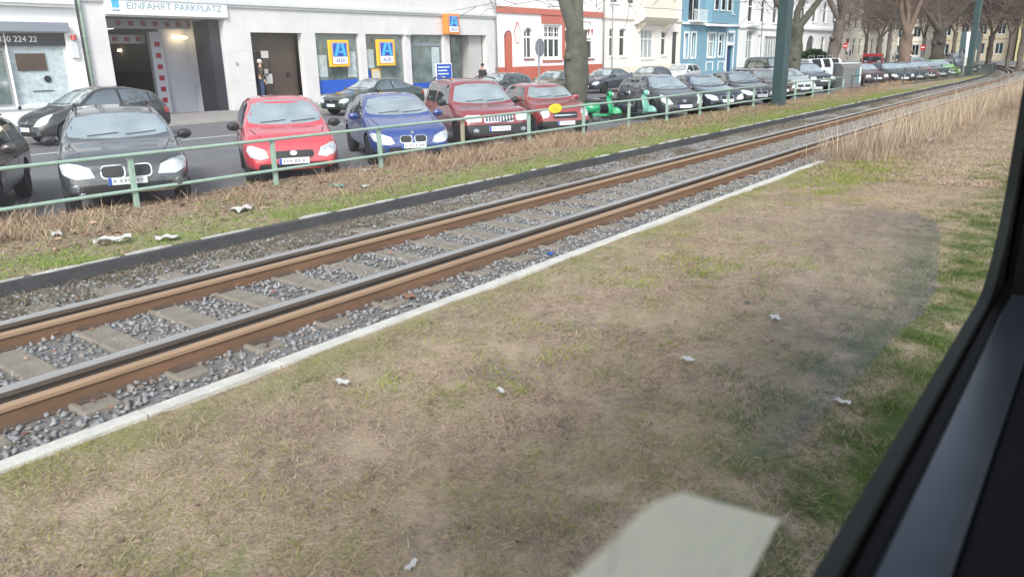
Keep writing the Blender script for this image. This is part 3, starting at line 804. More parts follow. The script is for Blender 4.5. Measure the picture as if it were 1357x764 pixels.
SPECS = {
 # top: roof/bonnet line (distance from nose, height); belt: shoulder line
 'suv': dict(L=4.45, W=1.80, zb=.30, top=[(0, .78), (.12, .90), (.5, .99), (1.18, 1.07), (1.75, 1.44), (2.1, 1.53), (3.2, 1.55), (3.95, 1.48), (4.25, 1.15), (4.42, .95), (4.45, .8)],
             belt=[(0, .70), (.3, .84), (1.1, .97), (4.0, 1.05), (4.45, .85)], wf=.80, wb=2.76, wr=.345, rf=.20, cowl=1.18, glass=(1.18, 1.78), side=(1.30, 4.05), tum=.26, clad=.42),
 'smallhatch': dict(L=3.85, W=1.67, zb=.24, top=[(0, .62), (.1, .78), (.4, .90), (.95, 1.00), (1.62, 1.42), (1.95, 1.50), (2.9, 1.50), (3.5, 1.42), (3.72, 1.0), (3.83, .8), (3.85, .6)],
             belt=[(0, .55), (.3, .74), (1.0, .90), (3.4, .98), (3.85, .8)], wf=.70, wb=2.40, wr=.30, rf=.20, cowl=.95, glass=(.95, 1.68), side=(1.05, 3.55), tum=.24, clad=.30),
 'hatch': dict(L=4.24, W=1.75, zb=.22, top=[(0, .60), (.1, .72), (.5, .82), (1.28, .96), (1.95, 1.34), (2.3, 1.42), (3.1, 1.42), (3.85, 1.30), (4.1, 1.0), (4.22, .8), (4.24, .6)],
             belt=[(0, .54), (.3, .70), (1.2, .86), (3.8, .96), (4.24, .8)], wf=.76, wb=2.66, wr=.315, rf=.24, cowl=1.28, glass=(1.28, 2.0), side=(1.42, 3.85), tum=.27, clad=.26),
 'boxsuv': dict(L=4.2, W=1.74, zb=.32, top=[(0, .80), (.08, .92), (.4, .99), (1.22, 1.06), (1.68, 1.52), (1.95, 1.62), (3.3, 1.66), (4.0, 1.62), (4.15, 1.1), (4.18, .95), (4.2, .8)],
             belt=[(0, .72), (.3, .88), (1.1, 1.0), (4.0, 1.04), (4.2, .9)], wf=.74, wb=2.48, wr=.35, rf=.12, cowl=1.22, glass=(1.22, 1.72), side=(1.30, 4.0), tum=.20, clad=.52),
 'mini': dict(L=3.65, W=1.66, zb=.24, top=[(0, .66), (.1, .84), (.45, .94), (1.08, 1.03), (1.55, 1.40), (1.8, 1.47), (2.9, 1.46), (3.35, 1.40), (3.55, 1.0), (3.63, .8), (3.65, .6)],
             belt=[(0, .60), (.3, .80), (1.0, .95), (3.4, 1.0), (3.65, .8)], wf=.62, wb=2.45, wr=.30, rf=.16, cowl=1.08, glass=(1.08, 1.6), side=(1.15, 3.4), tum=.22, clad=.28),
 'mpv': dict(L=4.45, W=1.76, zb=.22, top=[(0, .58), (.12, .74), (.5, .86), (1.05, 1.0), (1.95, 1.44), (2.35, 1.52), (3.1, 1.51), (4.0, 1.34), (4.3, 1.05), (4.43, .8), (4.45, .6)],
             belt=[(0, .53), (.3, .72), (1.0, .90), (4.0, 1.02), (4.45, .85)], wf=.86, wb=2.70, wr=.32, rf=.26, cowl=1.05, glass=(1.05, 2.0), side=(1.25, 4.05), tum=.26, clad=.24),
 'sedan': dict(L=4.65, W=1.80, zb=.22, top=[(0, .60), (.1, .72), (.5, .84), (1.35, .97), (2.05, 1.32), (2.45, 1.42), (3.2, 1.41), (3.95, 1.10), (4.2, 1.03), (4.6, .98), (4.65, .7)],
             belt=[(0, .54), (.3, .72), (1.3, .88), (4.0, .95), (4.65, .85)], wf=.80, wb=2.75, wr=.32, rf=.22, cowl=1.35, glass=(1.35, 2.12), side=(1.45, 3.85), tum=.28, clad=.25),
 'wagon': dict(L=4.6, W=1.80, zb=.24, top=[(0, .64), (.1, .76), (.5, .88), (1.25, 1.0), (1.85, 1.38), (2.2, 1.47), (3.5, 1.48), (4.25, 1.38), (4.45, 1.05), (4.58, .8), (4.6, .6)],
             belt=[(0, .58), (.3, .75), (1.2, .92), (4.3, .98), (4.6, .85)], wf=.82, wb=2.72, wr=.33, rf=.20, cowl=1.25, glass=(1.25, 1.9), side=(1.35, 4.3), tum=.24, clad=.28),
 'boxwagon': dict(L=4.5, W=1.72, zb=.26, top=[(0, .66), (.05, .80), (.4, .88), (1.25, .98), (1.7, 1.36), (1.95, 1.45), (3.8, 1.47), (4.35, 1.42), (4.45, 1.0), (4.48, .8), (4.5, .6)],
             belt=[(0, .60), (.3, .80), (1.2, .93), (4.3, .96), (4.5, .85)], wf=.78, wb=2.62, wr=.31, rf=.08, cowl=1.25, glass=(1.25, 1.75), side=(1.32, 4.35), tum=.20, clad=.30),
 'van': dict(L=4.9, W=1.90, zb=.28, top=[(0, .78), (.1, .95), (.45, 1.10), (.95, 1.22), (1.65, 1.78), (2.0, 1.92), (4.2, 1.95), (4.75, 1.9), (4.86, 1.2), (4.88, 1.0), (4.9, .8)],
             belt=[(0, .70), (.3, .95), (.9, 1.12), (4.7, 1.14), (4.9, 1.0)], wf=.85, wb=3.0, wr=.34, rf=.14, cowl=.95, glass=(.95, 1.72), side=(1.1, 4.6), tum=.16, clad=.32),
}
# noses: lamps, grille, bumper openings as front-view shapes (y, z)
def nose(kind, S):
    z = S['top'][0][1]; W = S['W'] / 2
    F = []
    def both(name, poly, m, off=.008, **k):
        F.append((name, poly, m, off)); F.append((name, [(-y, q) for y, q in poly][::-1], m, off))
    if kind == 'kidney':
        both('headlight', [(.40, z - .12), (.46, z + .0), (.62, z + .06), (.80, z + .09), (.84, z + .05), (.80, z - .06), (.66, z - .13), (.5, z - .15)], 'lamp', .012)
        both('grille_frame', rrect(.155, z - .05, .265, .155, .06), 'chrome', .012)
        both('grille', rrect(.155, z - .05, .235, .125, .05), 'black', .020)
        F.append(('lower_grille', rrect(0, z - .255, 1.05, .10, .04), 'black', .008))
        both('fog_lamp', ell(.66, z - .24, .06, .045), 'lampdark', .012)
        F.append(('badge', ell(0, z + .085, .035, .035), 'chrome', .012))
    elif kind == 'kidney_suv':
        both('headlight', [(.42, z - .17), (.47, z - .03), (.62, z + .03), (.80, z + .06), (.85, z + .01), (.82, z - .11), (.66, z - .18)], 'lamp', .012)
        both('grille_frame', rrect(.18, z - .10, .33, .20, .07), 'chrome', .012)
        both('grille', rrect(.18, z - .10, .295, .168, .055), 'black', .020)
        F.append(('lower_grille', rrect(0, z - .335, 1.2, .11, .04), 'black', .008))
        F.append(('skid_plate', [(-.66, z - .395), (.66, z - .395), (.56, z - .45), (-.56, z - .45)], 'chrome', .02))
        both('fog_lamp', ell(.70, z - .30, .06, .06), 'lampdark', .012)
    elif kind == 'smallhatch':
        both('headlight', [(.42, z - .10), (.48, z + .03), (.66, z + .10), (.74, z + .10), (.77, z + .02), (.72, z - .08), (.56, z - .13)], 'lamp', .012)
        F.append(('grille', rrect(0, z - .06, .70, .13, .05), 'black', .008))
        F.append(('badge', ell(0, z - .04, .06, .04), 'chrome', .016))
        F.append(('lower_grille', rrect(0, z - .28, 1.2, .14, .05), 'black', .008))
    elif kind == 'bars':
        both('headlight', rrect(.60, z - .02, .36, .16, .05), 'lamp', .012)
        F.append(('grille_frame', rrect(0, z - .03, .72, .18, .03), 'chrome', .010))
        for i in range(9): F.append(('grille_bar', rrect(-.30 + .075 * i, z - .03, .035, .13, .01), 'black', .018))
        F.append(('bumper', rrect(0, z - .28, 1.62, .24, .06), 'darkplastic', .02))
        both('fog_lamp', ell(.58, z - .30, .07, .055), 'lampdark', .03)
    elif kind == 'round':
        both('headlight_ring', ell(.60, z + .04, .125, .125), 'chrome', .010)
        both('headlight', ell(.60, z + .04, .10, .10), 'lamp', .018)
        F.append(('grille', rrect(0, z - .03, .74, .17, .04), 'black', .008))
        F.append(('grille_bar', rrect(0, z - .03, .70, .03, .01), 'chrome', .016))
        F.append(('bumper', rrect(0, z - .27, 1.5, .18, .05), 'darkplastic', .02))
    elif kind == 'sweep':
        both('headlight', [(.46, z - .05), (.52, z + .06), (.60, z + .20), (.72, z + .28), (.79, z + .22), (.80, z + .06), (.70, z - .05)], 'lamp', .012)
        F.append(('grille', rrect(0, z - .03, .62, .07, .02), 'black', .008))
        F.append(('badge', ell(0, z + .05, .07, .05), 'chrome', .012))
        F.append(('lower_grille', rrect(0, z - .24, 1.1, .14, .05), 'black', .008))
        both('fog_lamp', ell(.64, z - .22, .06, .05), 'lampdark', .012)
    elif kind == 'plain':
        both('headlight', [(.46, z - .09), (.50, z + .03), (.66, z + .08), (.80, z + .08), (.82, z - .0), (.74, z - .09)], 'lamp', .012)
        F.append(('grille', rrect(0, z - .04, .72, .12, .03), 'black', .008))
        F.append(('badge', ell(0, z - .03, .05, .05), 'chrome', .016))
        F.append(('lower_grille', rrect(0, z - .26, 1.15, .10, .04), 'black', .008))
    elif kind == 'square':
        both('headlight', rrect(.60, z + .0, .30, .15, .02), 'lamp', .012)
        F.append(('grille', rrect(0, z + .0, .86, .14, .02), 'black', .008))
        F.append(('badge', ell(0, z + .0, .045, .045), 'chrome', .016))
        F.append(('bumper', rrect(0, z - .24, 1.6, .16, .03), 'darkplastic', .03))
    return F

def patch_mesh(name, poly, axis, sign, bvh, off, cell=.055, tol=.25):
    "cuts poly on a fine grid, drops it on the body and lifts it by off; returns a mesh with its own thin rim"
    bm = bmesh.new()
    vs = [bm.verts.new((p[0], p[1], 0)) for p in poly]
    bm.faces.new(vs)
    xs = [p[0] for p in poly]; ys = [p[1] for p in poly]
    for ax, lo, hi in ((0, min(xs), max(xs)), (1, min(ys), max(ys))):
        n = int((hi - lo) / cell)
        for i in range(1, n + 1):
            co = [0, 0, 0]; co[ax] = lo + (hi - lo) * i / (n + 1); no = [0, 0, 0]; no[ax] = 1
            bmesh.ops.bisect_plane(bm, geom=bm.verts[:] + bm.edges[:] + bm.faces[:], plane_co=co, plane_no=no)
    bad = []
    for v in bm.verts:
        u, w = v.co.x, v.co.y
        if axis == 'front': o = Vector((3, u, w)); d = Vector((-1, 0, 0))
        elif axis == 'rear': o = Vector((-9, u, w)); d = Vector((1, 0, 0))
        else: o = Vector((u, 3 * sign, w)); d = Vector((0, -sign, 0))
        hit, nrm, _, _ = bvh.ray_cast(o, d)
        if hit is None: bad.append(v); continue
        if nrm.dot(d) > 0: nrm = -nrm
        v.co = hit + nrm * off
    if bad: bmesh.ops.delete(bm, geom=bad, context='VERTS')
    # rim
    ex = bmesh.ops.extrude_edge_only(bm, edges=[e for e in bm.edges if e.is_boundary])
    for v in [g for g in ex['geom'] if isinstance(g, bmesh.types.BMVert)]:
        loc, nrm, _, _ = bvh.find_nearest(v.co)
        if loc is not None: v.co = v.co.lerp(loc, 1.15)
    bmesh.ops.recalc_face_normals(bm, faces=bm.faces[:])
    me = bpy.data.meshes.new(name); bm.to_mesh(me); bm.free()
    return me

CARS = {}
def car_parts(shape, nosek):
    key = (shape, nosek)
    if key in CARS: return CARS[key]
    S = SPECS[shape]; L, W, zb = S['L'], S['W'] / 2, S['zb']
    ts = sorted(set([0, .04, .1, .2, .32, .5, .7, .9] + [round(t, 3) for t, _ in S['top']] + [round(.9 + .3 * i, 2) for i in range(int((L - 1.1) / .3))] + [L - .25, L - .1, L]))
    ts = [t for i, t in enumerate(ts) if i == 0 or t - ts[i - 1] > .025 or t == L]
    fr = [0, 0, .12, .38, .68, .90, 1.0]; fy = [0, .8, .955, 1.0, 1.0, .985, .95]
    rings = []
    for t in ts:
        zt = interp(S['top'], t); be = min(interp(S['belt'], t), zt - .035)
        rf, rr_ = S['rf'], .10
        w = W * (1 - rf * max(0, (.6 - t) / .6) ** 2.3) * (1 - rr_ * max(0, (t - L + .5) / .5) ** 2)
        zb2 = zb + .05 * max(0, (.3 - t) / .3) + .08 * max(0, (t - L + .3) / .3)
        half = [(w * fy[j], zb2 + (be - zb2) * fr[j]) for j in range(7)]
        g = zt - be; sh = w * .95
        half += [(sh - S['tum'] * .45 * g - .01, be + .45 * g), (sh - S['tum'] * .95 * g - .05, be + .86 * g), (sh * .72 - .12 * g, be + .965 * g), (sh * .36, be + .993 * g), (0, zt)]
        lean = max(0, 1 - t / .55)
        ring = [(-(t + lean * .30 * max(0, z - .5 * zt - .12) ** 1.1 + lean * .10 * max(0, .42 - z)), y, z) for (y, z) in half]
        rings.append(ring)
    nj = len(rings[0]); verts = []; idx = {}
    for i, ring in enumerate(rings):
        for j, (x, y, z) in enumerate(ring):
            idx[(i, j, 1)] = len(verts); verts.append((x, y, z))
            if j in (0, nj - 1): idx[(i, j, -1)] = idx[(i, j, 1)]
            else: idx[(i, j, -1)] = len(verts); verts.append((x, -y, z))
    faces = []
    for i in range(len(rings) - 1):
        for j in range(nj - 1):
            for s in (1, -1):
                q = [idx[(i, j, s)], idx[(i + 1, j, s)], idx[(i + 1, j + 1, s)], idx[(i, j + 1, s)]]
                faces.append(tuple(q if s > 0 else q[::-1]))
    for i in (0, len(rings) - 1):
        for j in range(nj - 1):
            q = [idx[(i, j, 1)], idx[(i, j + 1, 1)], idx[(i, j + 1, -1)], idx[(i, j, -1)]]
            q = list(dict.fromkeys(q)); faces.append(tuple(q if i == 0 else q[::-1]))
    me = bpy.data.meshes.new('body'); me.from_pydata(verts, [], faces)
    bm = bmesh.new(); bm.from_mesh(me); bmesh.ops.recalc_face_normals(bm, faces=bm.faces[:]); bm.to_mesh(me); bm.free()
    o = bpy.data.objects.new('tmp', me); col.objects.link(o)
    ss = o.modifiers.new('s', 'SUBSURF'); ss.levels = 1
    dg = bpy.context.evaluated_depsgraph_get()
    sm = bpy.data.meshes.new_from_object(o.evaluated_get(dg))
    b2 = bmesh.new(); b2.from_mesh(sm); bvh = BVHTree.FromBMesh(b2); b2.free()
    sm.materials.clear(); sm.materials.append(M['black']); sm.materials.append(M['black'])
    # wheel arches
    cut = MB(); ra = S['wr'] + .055
    for wx in (S['wf'], S['wf'] + S['wb'] - .0): cut.lathe([(ra, -2), (ra, 2)], 28, axis='y', c=(-wx, 0, S['wr']), mi=1)
    cm = cut.mesh('cut'); cm.materials.append(M['black']); cm.materials.append(M['black'])
    for p in cm.polygons: p.material_index = 1
    co = bpy.data.objects.new('cut', cm); col.objects.link(co)
    o.modifiers.clear(); o.data = sm
    bo = o.modifiers.new('b', 'BOOLEAN'); bo.operation = 'DIFFERENCE'; bo.object = co; bo.solver = 'EXACT'
    dg = bpy.context.evaluated_depsgraph_get()
    body = bpy.data.meshes.new_from_object(o.evaluated_get(dg))
    bpy.data.objects.remove(co); bpy.data.objects.remove(o)
    body.polygons.foreach_set('use_smooth', [True] * len(body.polygons))
    bmb = bmesh.new(); bmb.from_mesh(body)
    for e in bmb.edges:
        if len(e.link_faces) == 2 and e.calc_face_angle(0) > R(38): e.smooth = False
    bmb.to_mesh(body); bmb.free()
    parts = [('body', body, 'paint', None)]
    H = max(z for _, z in S['top'])
    gz0 = interp(S['top'], S['glass'][0]); gz1 = interp(S['top'], S['glass'][1])
    # windscreen
    zc = gz0 + .035; zt = gz1 - .015
    wb_, wt_ = W * .86, W * .95 - S['tum'] * .9 * (zt - gz0) - .19
    ws = [(-wb_, zc + .04), (-wb_ * .6, zc - .0), (0, zc - .015), (wb_ * .6, zc), (wb_, zc + .04), (wt_ + .02, zt - .03), (wt_ * .6, zt + .012), (0, zt + .02), (-wt_ * .6, zt + .012), (-wt_ - .02, zt - .03)]
    parts.append(('windscreen', patch_mesh('windscreen', ws, 'front', 1, bvh, .006, .09), 'windscreen', None))
    wp = MB(); parts_w = []
    # side windows
    a, b_ = S['side']
    def topz(t): return interp(S['top'], t)
    def sidewin(t0, t1, tilt0=0, tilt1=0):
        bz0 = interp(S['belt'], t0) + .05; bz1 = interp(S['belt'], t1) + .05
        g = lambda t: interp(S['belt'], t) + .82 * (interp(S['top'], t) - interp(S['belt'], t))
        pts = [(-t0, bz0), (-t1, bz1)]
        n = 5; top = []
        for i in range(n + 1):
            t = (t1 - tilt1) + ((t0 + tilt0) - (t1 - tilt1)) * i / n
            top.append((-t, max(g(t), bz0 + .05)))
        return pts + top
    t_a = S['glass'][0] + .18; roof0 = S['glass'][1]
    mid = (a + b_) / 2 + .08
    if mid - (roof0) < .25: mid += .15
    wins = [sidewin(t_a + .12, mid - .05, tilt0=max(.1, (roof0 - t_a) * .85), tilt1=.03), sidewin(mid + .05, b_ - .32, tilt0=.0, tilt1=.05)]
    if b_ - .25 > mid + .6: wins.append(sidewin(b_ - .25, b_ - .02 if shape in ('boxsuv', 'boxwagon', 'van', 'wagon', 'suv') else b_ - .1, tilt0=.0, tilt1=.1))
    for s in (1, -1):
        for w_ in wins:
            me_ = patch_mesh('side_window', w_, 'side', s, bvh, .006, .1)
            if len(me_.polygons): parts.append(('side_window', me_, 'carglass', None))
    # rear window
    zr0 = interp(S['belt'], L - .4) + .10; zr1 = H - .12
    rw = [(-W * .72, zr0), (W * .72, zr0), (W * .58, zr1), (-W * .58, zr1)]
    parts.append(('rear_window', patch_mesh('rear_window', rw, 'rear', 1, bvh, .006, .1), 'carglass', None))
    # door seams, handles
    sb = interp(S['belt'], 2) - .02
    for s in (1, -1):
        for t in (t_a + .1, mid, b_ - .25):
            if abs(t - S['wf'] - S['wb']) < S['wr']: t = S['wf'] + S['wb'] - S['wr'] - .1
            parts.append(('door_seam', patch_mesh('door_seam', [(-t - .006, zb + .12), (-t - .006, sb), (-t + .006, sb), (-t + .006, zb + .12)], 'side', s, bvh, .003, .12), 'black', None))
        for t in (mid - .2, b_ - .45):
            hm = MB(); hm.box(-t - .09, -t + .09, s * (W * .985), s * (W * 1.012), sb - .13, sb - .10)
            parts.append(('door_handle', hm.mesh('door_handle'), 'black', None))
        sk = [(-(S['wf'] + S['wr'] + .07), zb + .02), (-(S['wf'] + S['wb'] - S['wr'] - .07), zb + .02), (-(S['wf'] + S['wb'] - S['wr'] - .07), S['clad'] * .4 + zb), (-(S['wf'] + S['wr'] + .07), S['clad'] * .4 + zb)]
        parts.append(('sill', patch_mesh('sill', sk, 'side', s, bvh, .006, .3), 'darkplastic', None))
        # mirrors
        mm = MB()
        mx = -(t_a + .16); mz = interp(S['belt'], t_a) + .10
        mm.lathe([(.0, -.05), (.06, -.045), (.085, -.01), (.085, .04), (.07, .05), (0, .05)], 12, axis='x', c=(0, 0, 0))
        me_ = mm.mesh('mirror', True)
        for v in me_.vertices: v.co = Vector((v.co.x * -1.0 + mx, v.co.y * 1.35 + s * (W + .09), v.co.z * .95 + mz))
        arm = MB(); arm.box(mx - .02, mx + .02, s * (W * .93), s * (W + .03), mz - .06, mz - .03)
        parts.append(('mirror', me_, 'paint', None)); parts.append(('mirror_arm', arm.mesh('mirror_arm'), 'black', len(parts) - 1))
        # tail lamps wrapping round the corner
        zt_ = interp(S['belt'], L - .1)
        parts.append(('tail_light', patch_mesh('tail_light', [(-L + .04, zt_ - .22), (-L + .04, zt_ - .02), (-L + .26, zt_ - .02), (-L + .2, zt_ - .2)], 'side', s, bvh, .008, .08), 'tail', None))
        parts.append(('tail_light', patch_mesh('tail_light', [(s * W * .55, zt_ - .2), (s * W * .84, zt_ - .2), (s * W * .84, zt_ - .03), (s * W * .6, zt_ - .05)][::s], 'rear', 1, bvh, .010, .08), 'tail', None))
    for (nm, poly, mk_, off) in nose(nosek, S):
        me_ = patch_mesh(nm, poly, 'front', 1, bvh, off, .05)
        if len(me_.polygons): parts.append((nm, me_, mk_, None))
    tz = S['top'][0][1]; zc0 = interp(S['top'], .3); zc1 = zc - .07
    for s in (1, -1):
        sm_ = [(s * W * .62, zc0), (s * W * .645, zc0), (s * W * .80, zc1), (s * W * .775, zc1)][::s]
        me_ = patch_mesh('bonnet_seam', sm_, 'front', 1, bvh, .003, .1)
        if len(me_.polygons): parts.append(('bonnet_seam', me_, 'black', None))
    # wipers
    wm = MB()
    for y0_ in (-.45, .1):
        pts = []
        for i in range(5):
            y = y0_ + .45 * i / 4; z = zc + .02 + .03 * i / 4
            h, n_, _, _ = bvh.ray_cast(Vector((3, y, z)), Vector((-1, 0, 0)))
            if h: pts.append(h + n_ * .02)
        if len(pts) > 1: wm = MB(); wm.tube(pts, .007, 4); parts.append(('wiper', wm.mesh('wiper'), 'black', None))
    # plate
    z0 = S['top'][0][1]; pz = z0 - {'kidney': .175, 'kidney_suv': .235, 'smallhatch': .17, 'bars': .26, 'round': .24, 'sweep': .13, 'plain': .18, 'square': .16}[nosek]
    h, n_, _, _ = bvh.ray_cast(Vector((3, 0, pz)), Vector((-1, 0, 0)))
    px_ = (h.x if h else 0) + .035
    pm = MB(); pm.box(px_ - .012, px_, -.26, .26, pz - .055, pz + .055)
    parts.append(('number_plate', pm.mesh('number_plate'), 'plate', None)); ip = len(parts) - 1
    pb = MB(); pb.box(px_ - .01, px_ + .003, -.258, -.215, pz - .053, pz + .053)
    parts.append(('plate_band', pb.mesh('plate_band'), 'plateblue', ip))
    rd = random.Random(len(CARS)); pc = MB(); y = -.19
    while y < .22:
        w = rd.choice((.035, .03, .04)); pc.box(px_ - .01, px_ + .002, y, y + w, pz - .022, pz + .022); y += w + rd.choice((.02, .02, .05))
    parts.append(('plate_characters', pc.mesh('plate_characters'), 'joint', ip))
    pm = MB(); pm.box(-L - .02, -L + .05, -.26, .26, zt_ - .32, zt_ - .21)
    parts.append(('number_plate', pm.mesh('number_plate'), 'plate', None))
    # wheels
    wr = S['wr']
    ty = MB(); ty.lathe([(wr * .62, -.095), (wr * .9, -.105), (wr, -.08), (wr, .08), (wr * .9, .105), (wr * .62, .095)], 28, axis='y')
    rm = MB(); rm.lathe([(0, -.03), (wr * .60, -.03), (wr * .66, -.085), (wr * .66, .085), (wr * .60, .03), (0, .03)], 24, axis='y')
    for k_ in range(7):
        a = 2 * PI * k_ / 7
        for sg in (-1, 1):
            d = Vector((math.cos(a), 0, math.sin(a))); q = Vector((-math.sin(a), 0, math.cos(a)))
            p0, p1 = d * wr * .08, d * wr * .64
            vs = [p0 - q * .028, p0 + q * .028, p1 + q * .02, p1 - q * .02]
            y0_, y1_ = sg * .031, sg * .082
            rm.add([v + Vector((0, y0_, 0)) for v in vs] + [v + Vector((0, y1_, 0)) for v in vs], [(0, 1, 2, 3), (4, 5, 6, 7), (0, 1, 5, 4), (1, 2, 6, 5), (2, 3, 7, 6), (3, 0, 4, 7)])
    tm, rmm = ty.mesh('wheel', True), rm.mesh('rim')
    for wx in (S['wf'], S['wf'] + S['wb']):
        for s in (1, -1):
            parts.append(('wheel', tm, 'tyre', None, (-wx, s * (W - .12), wr))); parts.append(('rim', rmm, 'alloy', len(parts) - 1))
    if shape in ('suv', 'boxsuv', 'wagon', 'boxwagon'):
        for s in (1, -1):
            rm2 = MB(); pts = []
            for i in range(9):
                t = S['glass'][1] + .25 + (b_ - .3 - S['glass'][1] - .25) * i / 8
                pts.append((-t, s * (W * .66), interp(S['top'], t) + (.01 if i in (0, 8) else .035)))
            rm2.tube(pts, .016, 5); parts.append(('roof_rail', rm2.mesh('roof_rail'), 'darkplastic', None))
    CARS[key] = parts
    return parts

CROWS = []
def car(shape, nosek, pm, X, Y, ang, label, cat='car', name='parked_car', group='cars parked nose towards the tram line', z=0.0, over=None, scale=None, roofpaint=None):
    "ang: direction from nose to tail, degrees from +X"
    parts = car_parts(shape, nosek)
    z = z if z else road_z(X, Y)
    root = empty(name, (X, Y, z + .005), label, cat, group, rz=R(ang) + PI)
    if scale: root.scale = scale
    obs = []
    for p in parts:
        nm, me, mk_, par = p[:4]
        if len(me.materials) == 0: me.materials.append(M['black'])
        o = bpy.data.objects.new(nm, me); col.objects.link(o)
        o.parent = obs[par] if par is not None else root
        if len(p) > 4: o.location = p[4]
        mm = pm if mk_ == 'paint' else M[mk_]
        if over and nm in over: mm = over[nm]
        o.material_slots[0].link = 'OBJECT'; o.material_slots[0].material = mm
        obs.append(o)
    return root

P_ = dict(black=paint('black', (.018, .019, .023)), grey=paint('dark_grey', (.045, .05, .058)), red=paint('bright_red', (.54, .045, .065)),
          blue=paint('deep_blue', (.012, .045, .22)), dred=paint('dark_red', (.24, .018, .025)), maroon=paint('maroon', (.09, .014, .02)), mred=paint('small_red', (.27, .03, .03)),
          navy=paint('navy', (.015, .022, .042)), anth=paint('anthracite', (.035, .035, .038)), brown=paint('brown', (.085, .05, .038)),
          silver=paint('silver', (.40, .42, .44)), green=paint('lime_green', (.16, .42, .03)), dgreen=paint('dark_green', (.012, .035, .032)),
          olive=paint('olive', (.08, .085, .05)), white=paint('white', (.68, .69, .70)), umber=paint('brownish_black', (.035, .024, .022)), pale=paint('pale_silver', (.52, .55, .56)), teal=paint('teal_black', (.018, .03, .035)), rosy=paint('brick_red', (.17, .035, .03)))
ROWG = 'cars parked nose towards the tram line'
car('wagon', 'plain', P_['umber'], 2.95, 12.5, 62, 'dark brown black car cut off by the left edge, behind the fence')
car('suv', 'kidney_suv', P_['grey'], 5.52, 11.75, 66, 'dark grey car with twin oval grille, nearest whole car at the left', scale=(1.0, 1.03, 1.0), over={'mirror': M['darkplastic']})
car('smallhatch', 'smallhatch', P_['red'], 8.72, 11.95, 59, 'bright red small hatchback between the dark grey and the blue car', scale=(1, 1.05, 1.04), over={'mirror': M['darkplastic']})
car('hatch', 'kidney', P_['blue'], 11.9, 12.0, 58, 'deep blue hatchback with twin oval grille right of the bright red car', scale=(1.03, 1.04, 1.03))
car('boxsuv', 'bars', P_['dred'], 14.9, 12.0, 58, 'tall dark red off-roader with upright chrome grille and black bumper', scale=(1.04, 1.06, 1.03), over={'mirror': M['darkplastic']})
car('mini', 'round', P_['mred'], 18.35, 12.35, 57, 'small dark red car with round lamps behind the yellow oval plate')
car('mpv', 'sweep', P_['black'], 25.7, 12.2, 53, 'black rounded hatchback with swept lamps just right of the scooters')
car('sedan', 'kidney', P_['navy'], 29.7, 12.3, 53, 'navy saloon with twin oval grille, second car right of the scooters')
car('hatch', 'kidney', P_['anth'], 33.7, 12.4, 52, 'anthracite car with twin oval grille just left of the dark green mast')
car('wagon', 'plain', P_['brown'], 37.9, 12.9, 52, 'brown estate car partly hidden by the dark green mast')
car('smallhatch', 'plain', P_['silver'], 41.3, 13.0, 50, 'silver small car with its nose right of the dark green mast', scale=(1, 1, .95))
car('boxsuv', 'square', P_['navy'], 45.6, 13.3, 50, 'blue black off-roader beside the white recycling containers')
car('van', 'plain', P_['black'], at(1046, 92, 18.2).x, 18.2, 50, 'long black van with a high roof standing behind the broad dark green mast', cat='van', name='parked_van')
car('boxwagon', 'square', P_['maroon'], 54.6, 12.6, 44, 'maroon car right of the grey container')
car('hatch', 'plain', P_['black'], 58.0, 11.7, 44, 'black hatchback right of the maroon car by the container')
car('sedan', 'plain', P_['teal'], 61.2, 11.4, 44, 'dark teal saloon, second right of the maroon car by the container')
car('hatch', 'plain', P_['rosy'], 64.3, 11.2, 44, 'brick red hatchback between two dark cars far down the row')
car('sedan', 'square', P_['navy'], 67.4, 11.0, 44, 'navy car in front of the lime green car')
car('hatch', 'plain', P_['green'], 71.2, 10.9, 42, 'lime green hatchback far down the row')
car('boxwagon', 'square', P_['pale'], at(1280, 86, 14.6).x, 14.6, 30, 'long pale silver estate car behind the lime green car', scale=(1.15, 1, 1.2))
car('wagon', 'plain', P_['black'], 80.5, 10.8, 40, 'black estate car at the far end of the row beside the white pylon')
car('hatch', 'plain', P_['white'], at(1224, 84, 18.0).x, 18.0, 30, 'white hatchback behind the row near the warm coloured tree')
SG = 'cars on the far side of the street'
def scar(*a, **k): return car(*a, group=SG, **k)
scar('mpv', 'sweep', P_['black'], 8.75, 24.2, 4, 'black compact car driving past the garage entrance', name='car', scale=(.9, 1, 1.03))
scar('sedan', 'plain', P_['dgreen'], 20.5, 25.3, 0, 'dark green saloon parked below the shop windows')
scar('hatch', 'plain', P_['grey'], 29.2, 25.3, 0, 'dark grey car parked in front of the shop door behind the off-roader')
scar('hatch', 'plain', P_['olive'], 34.2, 25.3, 0, 'olive car parked before the red plinth, left of the big tree trunk')
scar('sedan', 'plain', P_['navy'], 39.6, 25.3, 0, 'navy saloon parked right of the big tree trunk')
scar('hatch', 'plain', P_['anth'], 45.2, 25.3, 0, 'anthracite hatchback parked before the cream house')
scar('smallhatch', 'smallhatch', P_['white'], 50.4, 25.3, 0, 'white small car parked before the blue house')

